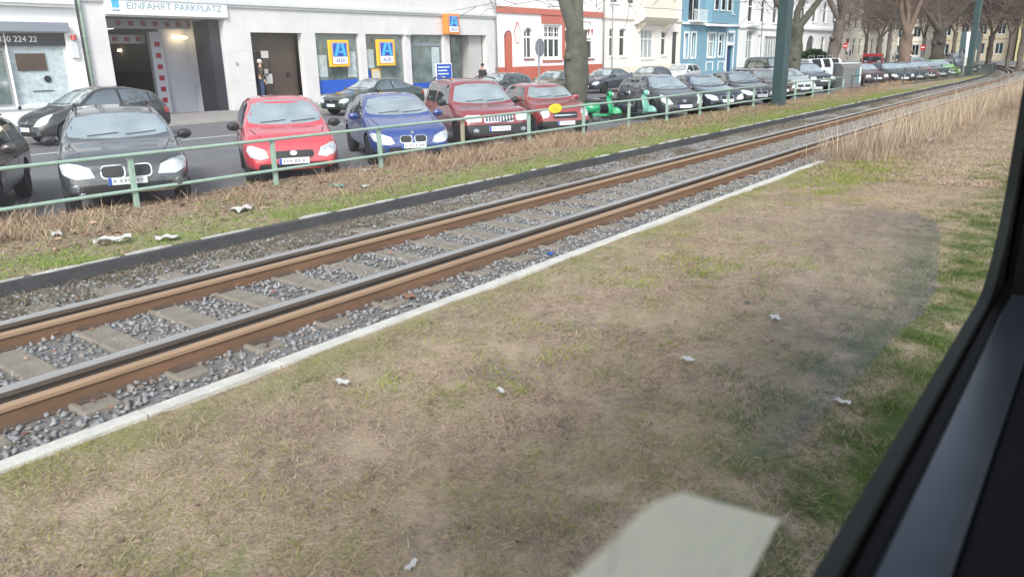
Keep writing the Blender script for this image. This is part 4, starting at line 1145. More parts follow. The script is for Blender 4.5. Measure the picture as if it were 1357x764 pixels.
# ------------------------------------------------------------------ scooters
def scooter(X, Y, rz, body, label, second=None, sc_=.92):
    r_ = empty('scooter', (X, Y, .03), label, 'scooter', 'scooters parked by the big tree', rz=rz); r_.scale = (sc_,) * 3
    second = second or body
    # leg shield: wide curved front plate with rounded top, front at +x
    mb = MB(); cols_ = 9; rows_ = [(.22, .20, .40), (.34, .27, .47), (.50, .30, .47), (.68, .28, .42), (.84, .22, .36), (.93, .12, .33)]
    vs = []
    for off in (0, -.035):
        for (z, hw, x) in rows_:
            for i in range(cols_):
                u = -1 + 2 * i / (cols_ - 1); vs.append((x - .10 * u * u + off, u * hw, z))
    nr = len(rows_); fs = []
    for o2 in (0, nr * cols_):
        for j in range(nr - 1):
            for i in range(cols_ - 1):
                q = o2 + j * cols_ + i; fs.append((q, q + 1, q + cols_ + 1, q + cols_))
    N2 = nr * cols_
    bd = [i for i in range(cols_)] + [j * cols_ + cols_ - 1 for j in range(1, nr)] + [(nr - 1) * cols_ + i for i in range(cols_ - 2, -1, -1)] + [j * cols_ for j in range(nr - 2, 0, -1)]
    for i in range(len(bd)): p0, p1 = bd[i], bd[(i + 1) % len(bd)]; fs.append((p0, p1, p1 + N2, p0 + N2))
    mb.add(vs, fs); mb.build('leg_shield', second, r_, smooth=True)
    mb = MB(); mb.prism([(.36, .20), (-.30, .20), (-.34, .28), (.34, .28)], 'y', -.17, .17); mb.build('floorboard', body, r_, bevel=.02)
    for s in (1, -1):
        mb = MB(); mb.lathe([(0.02, -.40), (.13, -.34), (.19, -.15), (.19, .08), (.10, .30), (.02, .36)], 14, axis='x', c=(-.42, .10 * s, .50)); mb.build('side_cowl', body, r_, smooth=True)
    mb = MB(); mb.prism([(-.10, .30), (-.62, .36), (-.80, .50), (-.76, .70), (-.08, .70), (-.04, .50)], 'y', -.11, .11); mb.build('rear_body', body, r_, bevel=.04)
    mb = MB(); mb.prism([(-.02, .70), (-.30, .72), (-.74, .74), (-.80, .82), (-.45, .85), (-.25, .80), (0, .79)], 'y', -.13, .13); mb.build('seat', 'seat', r_, bevel=.03)
    mb = MB(); mb.lathe([(.0, -.10), (.08, -.08), (.13, .0), (.12, .08), (.06, .13), (.0, .14)], 14, axis='x', c=(.30, 0, 1.0)); mb.build('headset', second, r_, smooth=True)
    for s in (1, -1):
        mb = MB(); mb.tube([(.30, s * .08, 1.0), (.27, s * .22, 1.03), (.20, s * .36, 1.03)], .022, 6); mb.build('handlebar', 'black', r_)
        mb = MB(); mb.tube([(.27, s * .28, 1.03), (.24, s * .34, 1.2)], .008, 5); mi = mb.build('mirror_stem', 'black', r_)
        mb = MB(); mb.lathe([(0, -.012), (.055, -.01), (.06, .005), (0, .012)], 12, axis='x', c=(.24, s * .36, 1.24)); mb.build('mirror', 'black', r_)
    mb = MB(); mb.lathe([(0, 0), (.075, .0), (.07, .03), (0, .045)], 14, axis='x', c=(.425, 0, 1.0)); mb.build('headlight', 'lamp', r_)
    mb = MB(); mb.lathe([(0, -.075), (.16, -.07), (.26, -.04), (.27, 0), (.26, .04), (.16, .07), (0, .075)], 20, axis='y', c=(.53, 0, .27))
    mb.v = [(x, y, max(z, .30)) for (x, y, z) in mb.v]; mb.build('front_mudguard', second, r_, smooth=True)
    for wx in (.53, -.55):
        mb = MB(); mb.lathe([(.12, -.045), (.19, -.055), (.23, -.03), (.23, .03), (.19, .055), (.12, .045)], 20, axis='y'); w = mb.build('wheel', 'tyre', r_, smooth=True, loc=(wx, 0, .23))
        mb = MB(); mb.lathe([(0, -.03), (.125, -.04), (.125, .04), (0, .03)], 16, axis='y'); mb.build('rim', 'chrome', w)
    mb = MB(); mb.tube([(.50, .09, .25), (.42, .06, .62), (.36, 0, .92)], .022, 6); mb.build('fork', 'chrome', r_)
    mb = MB(); mb.tube([(-.05, .12, .22), (-.12, .2, .0)], .014, 5); mb.build('side_stand', 'chrome', r_)
    return r_
a1 = at(797, 140, 14.3)
scooter(a1.x, 14.3, R(-70), 'vespa_green', 'bright green scooter standing just right of the big tree trunk')
a1 = at(845, 143, 13.6)
scooter(a1.x, 13.6, R(-85), 'scooter_dark', 'dark scooter with a mint green front beside the black rounded hatchback', 'vespa_mint')
a1 = at(823, 140, 14.3)
scooter(a1.x, 14.4, R(-80), 'scooter_dark', 'black scooter half hidden between the green scooter and the mint fronted one')

# ------------------------------------------------------------------ buildings
BY = 30.0
def facade(mb, x0, x1, z0, z1, ops, y=BY, t=.35, arches=(), mi=0):
    "flat wall with real openings; ops: (xa, xb, za, zb)"
    xs = sorted(set([x0, x1] + [v for o in ops for v in (max(x0, o[0]), min(x1, o[1]))]))
    zs = sorted(set([z0, z1] + [v for o in ops for v in (max(z0, o[2]), min(z1, o[3]))]))
    def solid(i, j):
        if i < 0 or j < 0 or i >= len(xs) - 1 or j >= len(zs) - 1: return False
        cx_, cz_ = (xs[i] + xs[i + 1]) / 2, (zs[j] + zs[j + 1]) / 2
        return not any(o[0] < cx_ < o[1] and o[2] < cz_ < o[3] for o in ops)
    for i in range(len(xs) - 1):
        for j in range(len(zs) - 1):
            if not solid(i, j): continue
            a, b, c, d = xs[i], xs[i + 1], zs[j], zs[j + 1]
            mb.add([(a, y, c), (b, y, c), (b, y, d), (a, y, d)], [(0, 1, 2, 3)], mi)
            mb.add([(a, y + t, c), (b, y + t, c), (b, y + t, d), (a, y + t, d)], [(3, 2, 1, 0)], mi)
            if not solid(i - 1, j): mb.add([(a, y, c), (a, y, d), (a, y + t, d), (a, y + t, c)], [(0, 1, 2, 3)], mi)
            if not solid(i + 1, j): mb.add([(b, y, c), (b, y, d), (b, y + t, d), (b, y + t, c)], [(3, 2, 1, 0)], mi)
            if not solid(i, j - 1): mb.add([(a, y, c), (b, y, c), (b, y + t, c), (a, y + t, c)], [(3, 2, 1, 0)], mi)
            if not solid(i, j + 1): mb.add([(a, y, d), (b, y, d), (b, y + t, d), (a, y + t, d)], [(0, 1, 2, 3)], mi)
    for (xa, xb, zt, hgt) in arches:      # arched head: corner fillets inside the opening
        cx_ = (xa + xb) / 2; n = 10
        for s in (-1, 1):
            pts = [(cx_ + s * (xb - xa) / 2, zt)]
            for i in range(n + 1):
                a = PI / 2 * i / n
                pts.append((cx_ + s * (xb - xa) / 2 * math.cos(a), zt - hgt + hgt * math.sin(a)))
            mb.prism(pts, 'y', y + .004, y + t - .004, mi)

def mass(parent, x0, x1, z1, y=BY + .36, m='garage_dark', y1=BY + 11, z0=-.3, inset=.02):
    mb = MB(); mb.box(x0 + inset, x1 - inset, y, y1, z0, z1); return mb.build('rear_block', m, parent)

def window(parent, xa, xb, za, zb, y=BY, fr='white', gl='glass', cols=1, split=.68, fw=.07, depth=.16, sill=True, name='window', arch=0, label=None, panes=True):
    "frame with mullions, one pane mesh each; set back in its opening"
    g = .004
    mb = MB(); yy = y + depth
    xa_, xb_, za_, zb_ = xa + g, xb - g, za + g, zb - g
    mb.box(xa_, xb_, yy, yy + .07, za_, za_ + fw); mb.box(xa_, xb_, yy, yy + .07, zb_ - fw, zb_)
    mb.box(xa_, xa_ + fw, yy + .001, yy + .069, za_ + fw, zb_ - fw); mb.box(xb_ - fw, xb_, yy + .001, yy + .069, za_ + fw, zb_ - fw)
    for i in range(1, cols):
        x = xa_ + (xb_ - xa_) * i / cols; mb.box(x - fw * .5, x + fw * .5, yy + .003, yy + .067, za_ + fw, zb_ - fw)
    if split:
        z = za_ + (zb_ - za_) * split; mb.box(xa_ + fw, xb_ - fw, yy - .01, yy + .06, z - fw * .7, z + fw * .7)
    f = mb.build(name, fr, parent)
    if label: f['label'] = label
    mb = MB(); mb.box(xa_ + .01, xb_ - .01, yy + .03, yy + .045, za_ + .01, zb_ - .01); mb.build('pane', gl, f)
    if sill:
        mb = MB(); mb.box(xa - .06, xb + .06, y - .07, y - .003, za - .09, za - .002); mb.build('sill', fr if sill is True else sill, f)
    return f
def surround(mb, xa, xb, za, zb, w=.12, p=.05, y=BY, mi=0):
    mb.box(xa - w, xa - .002, y - p, y - .003, za, zb); mb.box(xb + .002, xb + w, y - p, y - .003, za, zb)
    mb.box(xa - w, xb + w, y - p - .006, y - .003, zb + .002, zb + w)

# --- corner shop at the left
b = empty('corner_shop', (4, BY, .3), 'white corner shop with dark roller box and wide glazed front at the far left', 'building')
def L(o, p):   # keep children in world coordinates
    for c in [k for k in bpy.data.objects if k.parent == p and k.location.length < 1e-6 and not k.get('_w')]:
        c.location = -p.location; c['_w'] = 1
mb = MB(); ops = [(-3.5, 1.5, 1.0, 3.4), (2.6, 6.6, .95, 3.40), (7.4, 10.78, .97, 3.40), (10.80, 12.72, .97, 3.40)]
facade(mb, -7, 13.25, .2, 12.5, ops + [(-5 + 3 * i, -3.6 + 3 * i, 5.6, 7.6) for i in range(6)] + [(-5 + 3 * i, -3.6 + 3 * i, 8.8, 10.8) for i in range(6)])
mb.build('wall', 'white_plaster', b); mass(b, -7, 13.25, 12.4)
for (xa, xb, za, zb) in ops[:2]: window(b, xa, xb, za, zb, cols=3, split=0, fr='offwhite', gl='shopglass', sill='grey_metal')
window(b, 7.4, 10.78, .97, 3.4, cols=2, split=.78, fr='grey_metal', gl='shopglass', sill='offwhite')
w = window(b, 10.80, 12.72, .97, 3.4, cols=1, split=0, fr='offwhite', gl='poster', sill='offwhite', label='pane covered with pale blue film and notices')
mb = MB(); mb.box(11.05, 12.0, BY + .14, BY + .165, 2.15, 2.72); mb.build('brown_poster', 'door_brown', w)
mb = MB(); mb.lathe([(0, 0), (.12, 0), (.12, .01), (0, .01)], 14, axis='y', c=(11.95, BY + .15, 1.85)); mb.box(11.4, 12.1, BY + .155, BY + .165, 1.44, 1.47); mb.build('dark_sticker', 'door_dark', w)
for i in range(6):
    for zz in (5.6, 8.8): window(b, -5 + 3 * i, -3.6 + 3 * i, zz, zz + 2)
mb = MB(); mb.box(2.4, 12.80, BY - .28, BY - .003, 3.42, 3.74); mb.build('roller_box', 'lilac', b, bevel=.015)
mb = MB(); mb.box(-7, 13.1, BY - .32, BY - .003, 4.35, 4.5); mb.box(-7, 13.15, BY - .22, BY - .003, 4.25, 4.35); mb.build('cornice', 'white', b)
mb = MB(); mb.box(4.0, 12.2, BY - .12, BY - .003, 4.56, 5.1); mb.build('fascia', 'cream_plaster', b)
mb = MB(); mb.box(9.2, 12.75, BY + .05, BY + .12, 2.98, 3.38); o = mb.build('lettering_panel', 'door_dark', b)
t = text_obj('lettering', 'Tel. 330 224 22', .27, 'text_white', b, (10.9, BY + .045, 3.18)); t.location = Vector((10.95, BY + .045, 3.18)) - b.location; t['_w'] = 1
t = text_obj('lettering', 'SERVICE', .22, 'text_white', b, (9, 0, 0)); t.location = Vector((10.05, BY + .13, 2.42)) - b.location; t['_w'] = 1
mb = MB(); mb.box(12.82, 13.05, BY - .12, BY - .003, 2.55, 3.2); mb.build('meter_box', 'offwhite', b)
mb = MB(); mb.lathe([(0, -.1), (.1, -.08), (.1, .08), (0, .1)], 12, axis='z', c=(12.95, BY - .14, 3.25)); mb.build('alarm_lamp', 'tail', b)
L(0, b)

# --- stone fronted building with garage and supermarket
b = empty('stone_building', (25, BY, .3), 'pale stone clad building with garage entrance and supermarket front', 'building')
ops = [(14.25, 19.1, .27, 4.02), (20.3, 23.0, .62, 3.52), (23.74, 26.4, .70, 3.53), (26.82, 29.5, .70, 3.52), (29.92, 32.5, .70, 3.53), (32.98, 36.2, .30, 3.55)]
up = [(14.5 + 2.8 * i, 16.1 + 2.8 * i, z, z + 1.9) for i in range(8) for z in (5.9, 9.0)]
mb = MB(); facade(mb, 13.42, 36.95, .2, 12.6, ops + up)
for x in (20.0, 23.4, 26.62, 29.7, 32.75): mb.box(x - .004, x + .004, BY - .002, BY + .002, 3.62, 4.5, 1)
for z in (1.55, 2.75):
    mb.box(19.12, 20.28, BY - .002, BY + .002, z - .004, z + .004, 1); mb.box(13.42, 14.23, BY - .002, BY + .002, z - .004, z + .004, 1)
mb.build('wall', ['stone', 'joint'], b)
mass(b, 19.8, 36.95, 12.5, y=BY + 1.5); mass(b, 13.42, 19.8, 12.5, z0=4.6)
mb = MB(); mb.box(13.42, 36.95, BY - .16, BY - .003, 4.60, 4.74); mb.box(13.42, 36.95, BY - .09, BY - .003, 4.50, 4.60); mb.build('cornice', 'offwhite', b)
for o in up: window(b, *o)
# garage interior
mb = MB()
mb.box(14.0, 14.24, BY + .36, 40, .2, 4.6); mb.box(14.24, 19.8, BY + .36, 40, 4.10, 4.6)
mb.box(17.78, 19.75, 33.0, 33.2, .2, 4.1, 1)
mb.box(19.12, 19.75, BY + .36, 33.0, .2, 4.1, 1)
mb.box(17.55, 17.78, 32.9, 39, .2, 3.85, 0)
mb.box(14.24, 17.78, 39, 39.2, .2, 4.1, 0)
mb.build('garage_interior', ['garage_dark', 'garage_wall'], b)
mb = MB(); mb.box(14.26, 19.1, 32.7, 32.95, 3.72, 4.09); bm1 = mb.build('garage_beam', 'garage_wall', b)
mb = MB()
for i in range(7): x = 15.9 + i * .52; mb.box(x, x + .20, 32.68, 32.705, 3.82, 4.0)
mb.build('red_squares', 'stripe_red', bm1)
mb = MB(); mb.box(14.26, 17.5, 33.6, 33.8, 3.15, 3.5); bm1 = mb.build('garage_beam', 'garage_wall', b)
mb = MB()
for i in range(6): x = 14.6 + i * .5; mb.box(x, x + .21, 33.58, 33.605, 3.24, 3.42)
mb.build('red_squares', 'stripe_red', bm1)
mb = MB(); mb.box(17.22, 17.74, 32.66, 32.895, .25, 3.6); bm1 = mb.build('garage_column', 'garage_wall', b)
mb = MB()
for i in range(7): z = 3.1 - i * .46; mb.box(17.38, 17.60, 32.64, 32.665, z - .10, z + .10)
mb.build('red_squares', 'stripe_red', bm1)
mb = MB(); mb.box(18.62, 19.08, BY + .42, BY + 1.6, .27, 4.0); mb.build('garage_door', 'door_dark', b, label='dark folded door leaf standing open')
for (px, py, yy, ln) in ((170, 67, 36.0, .5), (237, 50, 32.8, .34)):
    p = at(px, py, yy); mb = MB(); mb.box(p.x - ln, p.x + ln, yy - .08, yy, p.z - .05, p.z + .05); mb.build('light_tube', 'tube', b, bevel=.02)
# entrance
mb = MB()
mb.box(20.302, 20.9, BY + .55, BY + .62, .62, 2.9); mb.build('side_door', 'door_dark', b)
mb = MB(); mb.box(20.31, 23.0, BY + .62, BY + .7, .62, 3.5); mb.box(20.31, 21.2, BY + .5, BY + .615, 2.70, 2.84); mb.box(21.12, 21.42, BY + .5, BY + .615, .63, 2.69)
d = mb.build('entrance_door', 'door_brown', b)
mb = MB(); mb.box(22.40, 22.52, BY + .56, BY + .615, 1.62, 1.80); mb.build('handle', 'black', d)
for i, (x, z, w_, h_) in enumerate(((21.05, 2.46, .38, .3), (21.12, 1.70, .2, .28), (21.18, 1.35, .34, .42), (21.2, .66, .22, .2))):
    mb = MB(); mb.box(x, x + w_, BY + .485, BY + .497, z, z + h_); mb.build('notice', 'paper', d)
mb = MB(); mb.box(20.2, 23.1, BY - .55, BY + .5, .22, .45); mb.box(20.25, 23.05, BY - .2, BY + 1.0, .45, .615); mb.build('steps', 'concrete', b)
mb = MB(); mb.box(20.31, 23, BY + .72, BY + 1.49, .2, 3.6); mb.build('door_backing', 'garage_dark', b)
mb = MB(); mb.box(19.0 + .42, 19.5, BY - .05, BY - .003, 2.2, 2.32); mb.build('bell_plate', 'joint', b)
# shop windows
for k_, (xa, xb, za, zb) in enumerate(ops[2:5]):
    w = window(b, xa, xb, za, zb, fr='grey_metal', gl='shopglass', cols=1, split=0, fw=.06, depth=.2, sill=False)
    if k_ != 1: mb = MB(); mb.box(xa + .08, xb - .08, BY + .215, BY + .228, za + .08, 1.40 if k_ == 0 else 1.05); mb.build('blue_panel', 'poster_blue', w)
    mb = MB(); mb.box(xa + .07, xb - .07, BY + .205, BY + .212, 2.95, 3.1); mb.build('awning_strip', 'lilac', w) if k_ == 2 else None
    for (x, z, ww, hh, mk_) in {0: [(23.85, 1.55, .62, 1.0, 'poster'), (25.72, 1.5, .55, 1.2, 'poster')], 1: [(26.92, 1.9, .55, .9, 'poster'), (27.25, .9, .6, .95, 'sign_yellow'), (27.3, .95, .5, .82, 'paper'), (26.95, .8, .25, 1.0, 'sign_navy')], 2: [(31.7, 1.3, .6, 1.6, 'poster')]}[k_]:
        mb = MB(); dd = .214 if mk_ != 'paper' else .208; mb.box(x, x + ww, BY + dd - .002, BY + dd + .004, z, z + hh); mb.build('poster', mk_, w)
mb = MB(); mb.box(23.74, 36.2, BY + .36, BY + 1.49, .2, .3); mb.box(33.0, 33.9, BY + 1.35, BY + 1.42, .3, 3.5); mb.box(34.0, 34.06, BY + .9, BY + 1.4, .3, 3.5); mb.build('shop_door_frame', 'door_brown', b)
mb = MB(); mb.box(34.07, 35.0, BY + .92, BY + .96, .3, 3.45); d = mb.build('shop_door', 'shopglass', b)
mb = MB(); mb.tube([(34.25, BY + .86, 1.2), (34.25, BY + .86, 1.9)], .02, 6); mb.build('handle', 'chrome', d)
mb = MB(); mb.box(35.05, 36.2, BY + .4, BY + 1.49, .2, 3.6); mb.build('entrance_reveal', 'stone_dark', b)
mb = MB(); mb.box(29.52, 29.85, BY - .22, BY - .003, 3.5, 3.85); mb.build('camera_housing', 'offwhite', b)
L(0, b)
# signs
def store_sign(x, y, z, w, h, frame, label, thick=.14):
    r_ = empty('store_sign', (x, y, z), label, 'sign', 'yellow framed store signs')
    mb = MB(); mb.box(-w / 2, w / 2, 0, thick, -h / 2, h / 2); mb.build('case', frame, r_, bevel=.02)
    mb = MB(); mb.box(-w * .39, w * .39, -.008, -.001, -h * .41, h * .41); mb.build('red_line', 'stripe_red', r_)
    mb = MB(); mb.box(-w * .37, w * .37, -.016, -.009, -h * .395, h * .395); mb.build('panel', 'text_white', r_)
    mb = MB(); mb.box(-w * .35, w * .35, -.024, -.017, -h * .12, h * .38); mb.build('blue_field', 'sign_navy', r_)
    mb = MB()   # stylised letter of pale stripes
    mb.prism([(-w * .30, -h * .10), (-w * .14, -h * .10), (w * .04, h * .36), (-w * .12, h * .36)], 'y', -.032, -.025)
    mb.prism([(w * .06, h * .36), (w * .20, h * .36), (w * .31, -h * .02), (w * .31, -h * .10), (w * .18, -h * .10)], 'y', -.032, -.025)
    mb.prism([(-w * .06, h * .02), (w * .19, h * .02), (w * .17, h * .09), (-w * .03, h * .09)], 'y', -.034, -.0255)
    mb.build('letter_mark', 'sign_cyan', r_)
    text_obj('lettering', 'ALDI', h * .20, 'sign_navy', r_, (0, -.022, -h * .27), depth=.004)
    return r_
p = at(449, 71, BY - .05); store_sign(p.x, BY - .12, p.z, 1.2, 1.22, 'sign_yellow', 'yellow framed store sign on the first shop window from the brown entrance')
p = at(511, 70, BY - .05); store_sign(p.x, BY - .12, p.z, 1.2, 1.27, 'sign_yellow', 'yellow framed store sign on the second shop window from the brown entrance')
p = at(602, 32, BY - .5); store_sign(p.x, BY - .45, p.z, .98, 1.05, 'sign_orange', 'orange framed store sign projecting above the shop door', thick=.4)
gs = empty('garage_sign', (16.7, BY - .12, 4.45), 'long white sign over the garage entrance with faded letters', 'sign')
mb = MB(); mb.box(-2.45, 2.55, 0, .11, -.38, .55); mb.build('panel', 'white', gs, bevel=.01)
text_obj('lettering', 'EINFAHRT PARKPLATZ', .36, 'text_grey', gs, (.32, -.005, -.06), depth=.004, sx=1.08)
mb = MB(); mb.box(-2.2, -1.93, -.006, -.001, -.14, .45); mb.build('blue_mark', 'sign_cyan', gs)
mb = MB(); mb.box(-2.2, -1.93, -.006, -.001, -.27, -.20); mb.build('small_print', 'text_grey', gs)
# blue pavement board
p = at(588, 90, 28.6)
bb = empty('pavement_board', (p.x, 28.6, .3), 'white framed board with blue poster standing before the third shop window', 'sign')
mb = MB(); mb.prism([(-.02, 0), (.02, 0), (.02, 1.75), (-.02, 1.75)], 'x', -.62, .62); f_ = mb.build('frame', 'white', bb); 
mb = MB(); mb.box(-.56, .56, -.035, -.022, .62, 1.70); q = mb.build('poster', 'poster_blue', bb)
mb = MB()
for i, ww in enumerate((.9, .7, .8, .5, .6)): mb.box(-.48, -.48 + ww, -.042, -.036, 1.52 - i * .17, 1.58 - i * .17)
mb.build('printed_lines', 'text_white', q)
mb = MB()
for s in (-.5, .5): mb.box(s - .03, s + .03, -.35, .35, .0, .06)
mb.build('feet', 'grey_metal', bb)

def pipe(x, label, m='offwhite', r=.05, y=BY - .1, z1=12):
    mb = MB(); mb.tube([(0, 0, 0), (0, 0, z1)], r, 8)
    for z in (1.2, 3.0, 5.0, 8): mb.lathe([(r, -.02), (r + .02, -.02), (r + .02, .02), (r, .02)], 8, axis='z', c=(0, 0, z))
    mb.build('drainpipe', m, label=label, cat='drainpipe', loc=(x, y, .28), smooth=True)
pipe(13.36, 'green grey drainpipe between the corner shop and the stone building', 'fence', .055)
pipe(36.98, 'pale drainpipe between the stone building and the red and white house', 'grey_metal')
pipe(49.2, 'pale drainpipe between the red and white house and the cream house', 'grey_metal')

# --- red and white house
b = empty('red_and_white_house', (43, BY, .3), 'white house with red plinth, red band and arched doorway', 'house')
ops = [(37.86, 38.72, .5, 3.85), (39.2, 40.0, 2.15, 4.0) if 0 else (39.85, 40.8, 2.2, 4.05), (42.0, 44.0, 2.15, 4.25), (46.6, 48.0, 2.1, 3.9)]
up = [(38.5 + 3.4 * i, 40.1 + 3.4 * i, z, z + 2) for i in range(3) for z in (5.9, 9.2)]
mb = MB(); facade(mb, 37.05, 49.12, 1.72, 12.4, ops[1:] + up + [(37.86, 38.72, .5, 3.85)], arches=[(37.86, 38.72, 3.85, .43), (39.85, 40.8, 4.05, .47)])
facade(mb, 37.05, 49.12, .2, 1.72, [(37.86, 38.72, .5, 3.85)], y=BY - .05, t=.40, mi=1)
mb.build('wall', ['white_plaster', 'red_plaster'], b); mass(b, 37.05, 49.12, 12.3)
mb = MB(); mb.box(37.05, 49.12, BY - .10, BY - .003, 4.85, 5.2); mb.build('red_band', 'red_plaster', b)
mb = MB(); mb.box(41.7, 44.5, BY - .04, BY - .003, 4.32, 4.85); mb.box(44.05, 44.4, BY - .04, BY - .003, 2.0, 4.31); mb.box(41.8, 44.04, BY - .05, BY - .003, 1.92, 2.1); mb.build('red_window_surround', 'red_plaster', b)
mb = MB(); mb.box(37.87, 38.71, BY + .30, BY + .34, .5, 3.84); mb.build('door', 'white', b)
mb = MB(); mb.prism([(38.20, .5), (38.70, .5), (38.70, 3.40), (38.66, 3.6), (38.55, 3.74), (38.42, 3.81), (38.29, 3.83), (38.20, 3.80)], 'y', BY + .05, BY + .29); mb.build('red_door_reveal', 'red_plaster', b)
window(b, 39.85, 40.8, 2.2, 4.05, cols=2, split=.7, label='narrow arched window', sill='red_dark')
w = window(b, 42.0, 44.0, 2.15, 4.25, cols=3, split=.62, fw=.13, sill='white')
mb = MB()
for i in range(3):
    x = 42.0 + 2.0 * (i + .5) / 3; mb.box(x - .02, x + .02, BY + .15, BY + .16, 3.5, 4.15)
mb.box(42.1, 43.9, BY + .148, BY + .158, 3.78, 3.82); mb.build('glazing_bar', 'white', w)
window(b, 46.6, 48.0, 2.1, 3.9, cols=2, sill='red_dark')
for o in up: window(b, *o)
mb = MB(); mb.prism([(39.0, 3.1), (39.35, 3.1), (39.5, 3.9), (39.35, 4.05), (39.3, 4.25), (39.18, 4.4), (39.05, 4.25), (39.0, 4.05), (38.85, 3.9)], 'y', BY - .02, BY - .003); mb.build('painted_ornament_edge', 'red_plaster', b)
mb = MB(); mb.prism([(39.03, 3.15), (39.32, 3.15), (39.45, 3.88), (39.3, 4.0), (39.18, 4.25), (39.05, 4.0), (38.9, 3.88)], 'y', BY - .03, BY - .021); mb.build('painted_ornament', 'white_plaster', b)
L(0, b)
p = at(782, 40, BY - .9)
hs_ = empty('hanging_sign', (p.x, BY - .9, p.z), 'small white sign with red pennants hanging beside the big tree trunk', 'sign')
mb = MB(); mb.box(-.45, .45, -.03, .03, -.55, .3); mb.build('panel', 'white', hs_)
mb = MB()
for x in (-.22, .2): mb.prism([(x - .13, .05), (x + .13, .05), (x, -.42)], 'y', -.045, -.032)
mb.build('pennants', 'stripe_red', hs_)
mb = MB(); mb.tube([(0, 0, .3), (.05, .0, .5), (.05, .85, .55)], .025, 6); mb.build('bracket', 'black', hs_)

# --- cream house
b = empty('cream_house', (55, BY, .3), 'cream house with a bracketed bay between the red and white and the blue house', 'house')
ops = [(50.15, 50.85, 2.2, 4.15), (51.6, 52.6, 2.2, 4.15), (54.9, 57.0, 2.0, 4.15), (58.25, 59.25, 2.2, 4.1), (60.2, 61.3, .5, 4.05)]
up = [(50.3 + 2.4 * i, 51.5 + 2.4 * i, z, z + 2.1) for i in range(5) for z in (5.9, 9.2)]
mb = MB(); facade(mb, 49.3, 61.72, .2, 12.6, ops + up); mb.build('wall', 'warm_plaster', b); mass(b, 49.3, 61.72, 12.5)
mb = MB(); mb.box(49.3, 61.72, BY - .12, BY - .003, 4.82, 4.98); mb.box(49.3, 61.72, BY - .06, BY - .003, .2, 1.5); mb.build('string_course', 'cream_plaster', b)
window(b, *ops[0], split=.7); window(b, *ops[1], split=.7); window(b, *ops[2], cols=3, gl='curtain'); window(b, *ops[3], split=.7)
mb = MB(); mb.box(60.21, 61.29, BY + .2, BY + .28, .5, 4.04); d = mb.build('door', 'door_dark', b)
mb = MB(); mb.box(60.3, 60.36, BY + .14, BY + .19, 1.5, 1.7); mb.build('handle', 'chrome', d)
for o in up: window(b, *o)
mb = MB(); mb.box(53.8, 59.2, BY - .9, BY - .003, 5.0, 12.0); mb.prism([(BY - .98, 5.0), (BY - .003, 5.0), (BY - .003, 4.5), (BY - .35, 4.55), (BY - .8, 4.8)], 'x', 53.7, 59.3)
for x in (54.3, 58.5): mb.prism([(BY - .75, 4.60), (BY - .003, 4.62), (BY - .003, 3.95), (BY - .15, 4.0), (BY - .45, 4.35)], 'x', x, x + .3)
mb.build('bay', 'cream_plaster', b)
L(0, b)
# --- blue house
b = empty('blue_house', (68, BY, .3), 'blue house with white stucco trim, balcony and dark blue door', 'house')
ops = [(62.5, 63.15, 1.95, 3.95), (63.85, 64.65, 1.95, 4.0), (67.2, 68.8, 1.95, 3.98), (69.6, 70.7, 1.98, 3.95), (71.5, 73.0, .5, 2.95), (71.75, 72.8, 3.25, 3.98)]
up = [(63.0, 65.4, 5.0, 7.6), (68.0, 69.4, 5.9, 8.0), (71.5, 72.8, 5.8, 8.0)] + [(63 + 3.0 * i, 64.5 + 3.0 * i, 9.4, 11.4) for i in range(4)]
mb = MB(); facade(mb, 61.8, 74.0, .2, 12.9, ops + up, arches=[(62.5, 63.15, 3.95, .32), (63.85, 64.65, 4.0, .4)]); mb.build('wall', 'blue_plaster', b); mass(b, 61.8, 74.0, 12.8)
window(b, *ops[0], split=0, fw=.1); window(b, *ops[1], split=0, fw=.1); window(b, *ops[2], cols=2, gl='curtain', fw=.1); window(b, *ops[3], fw=.1); window(b, *ops[5], cols=2, split=0)
for o in up: window(b, *o, cols=2)
mb = MB()
for o in ops[:4]: surround(mb, *o, w=.16)
surround(mb, 71.5, 73.0, .5, 4.1, w=.2)
mb.box(61.8, 74.0, BY - .16, BY - .003, 4.68, 4.86); mb.box(66.2, 71.0, BY - .7, BY - .17, 4.60, 4.80); mb.box(71.5, 73.0, BY - .09, BY - .003, 2.98, 3.22)
mb.box(61.8, 74.0, BY - .1, BY - .003, 6.0 - .35, 6.0 - .2) if 0 else None
mb.box(66.3, 70.9, BY - .62, BY - .003, 8.4, 8.55)
for x in (67.0, 69.6):
    for q in ((x, x + .12, .8, 1.5), (x + 1.4, x + 1.52, .8, 1.5), (x, x + 1.52, 1.5, 1.6)): mb.box(q[0], q[1], BY - .04, BY - .003, q[2], q[3])
mb.build('stucco_trim', 'white', b)
mb = MB(); mb.box(66.4, 70.8, BY - .6, BY - .003, 4.87, 8.4); mb.build('bay', 'blue_plaster', b)
for x in (66.8, 68.2, 69.6): 
    mb = MB(); mb.box(x, x + .9, BY - .66, BY - .602, 5.9, 8.1); f_ = mb.build('bay_window', 'white', b)
    mb = MB(); mb.box(x + .1, x + .8, BY - .668, BY - .662, 6.0, 7.3); mb.build('pane', 'glass', f_)
mb = MB(); mb.box(71.52, 72.98, BY + .2, BY + .26, .5, 2.94); mb.build('door', mat('navy_door', (.02, .06, .15), .5), b)
bal = MB()
for i in range(15): x = 62.95 + i * .18; bal.box(x - .012, x + .012, BY - .6, BY - .576, 4.95, 5.8)
bal.box(62.9, 65.55, BY - .62, BY - .56, 5.8, 5.87); bal.box(62.9, 65.55, BY - .7, BY - .17, 4.87, 4.95)
bal.build('balcony', 'white', b)
L(0, b)
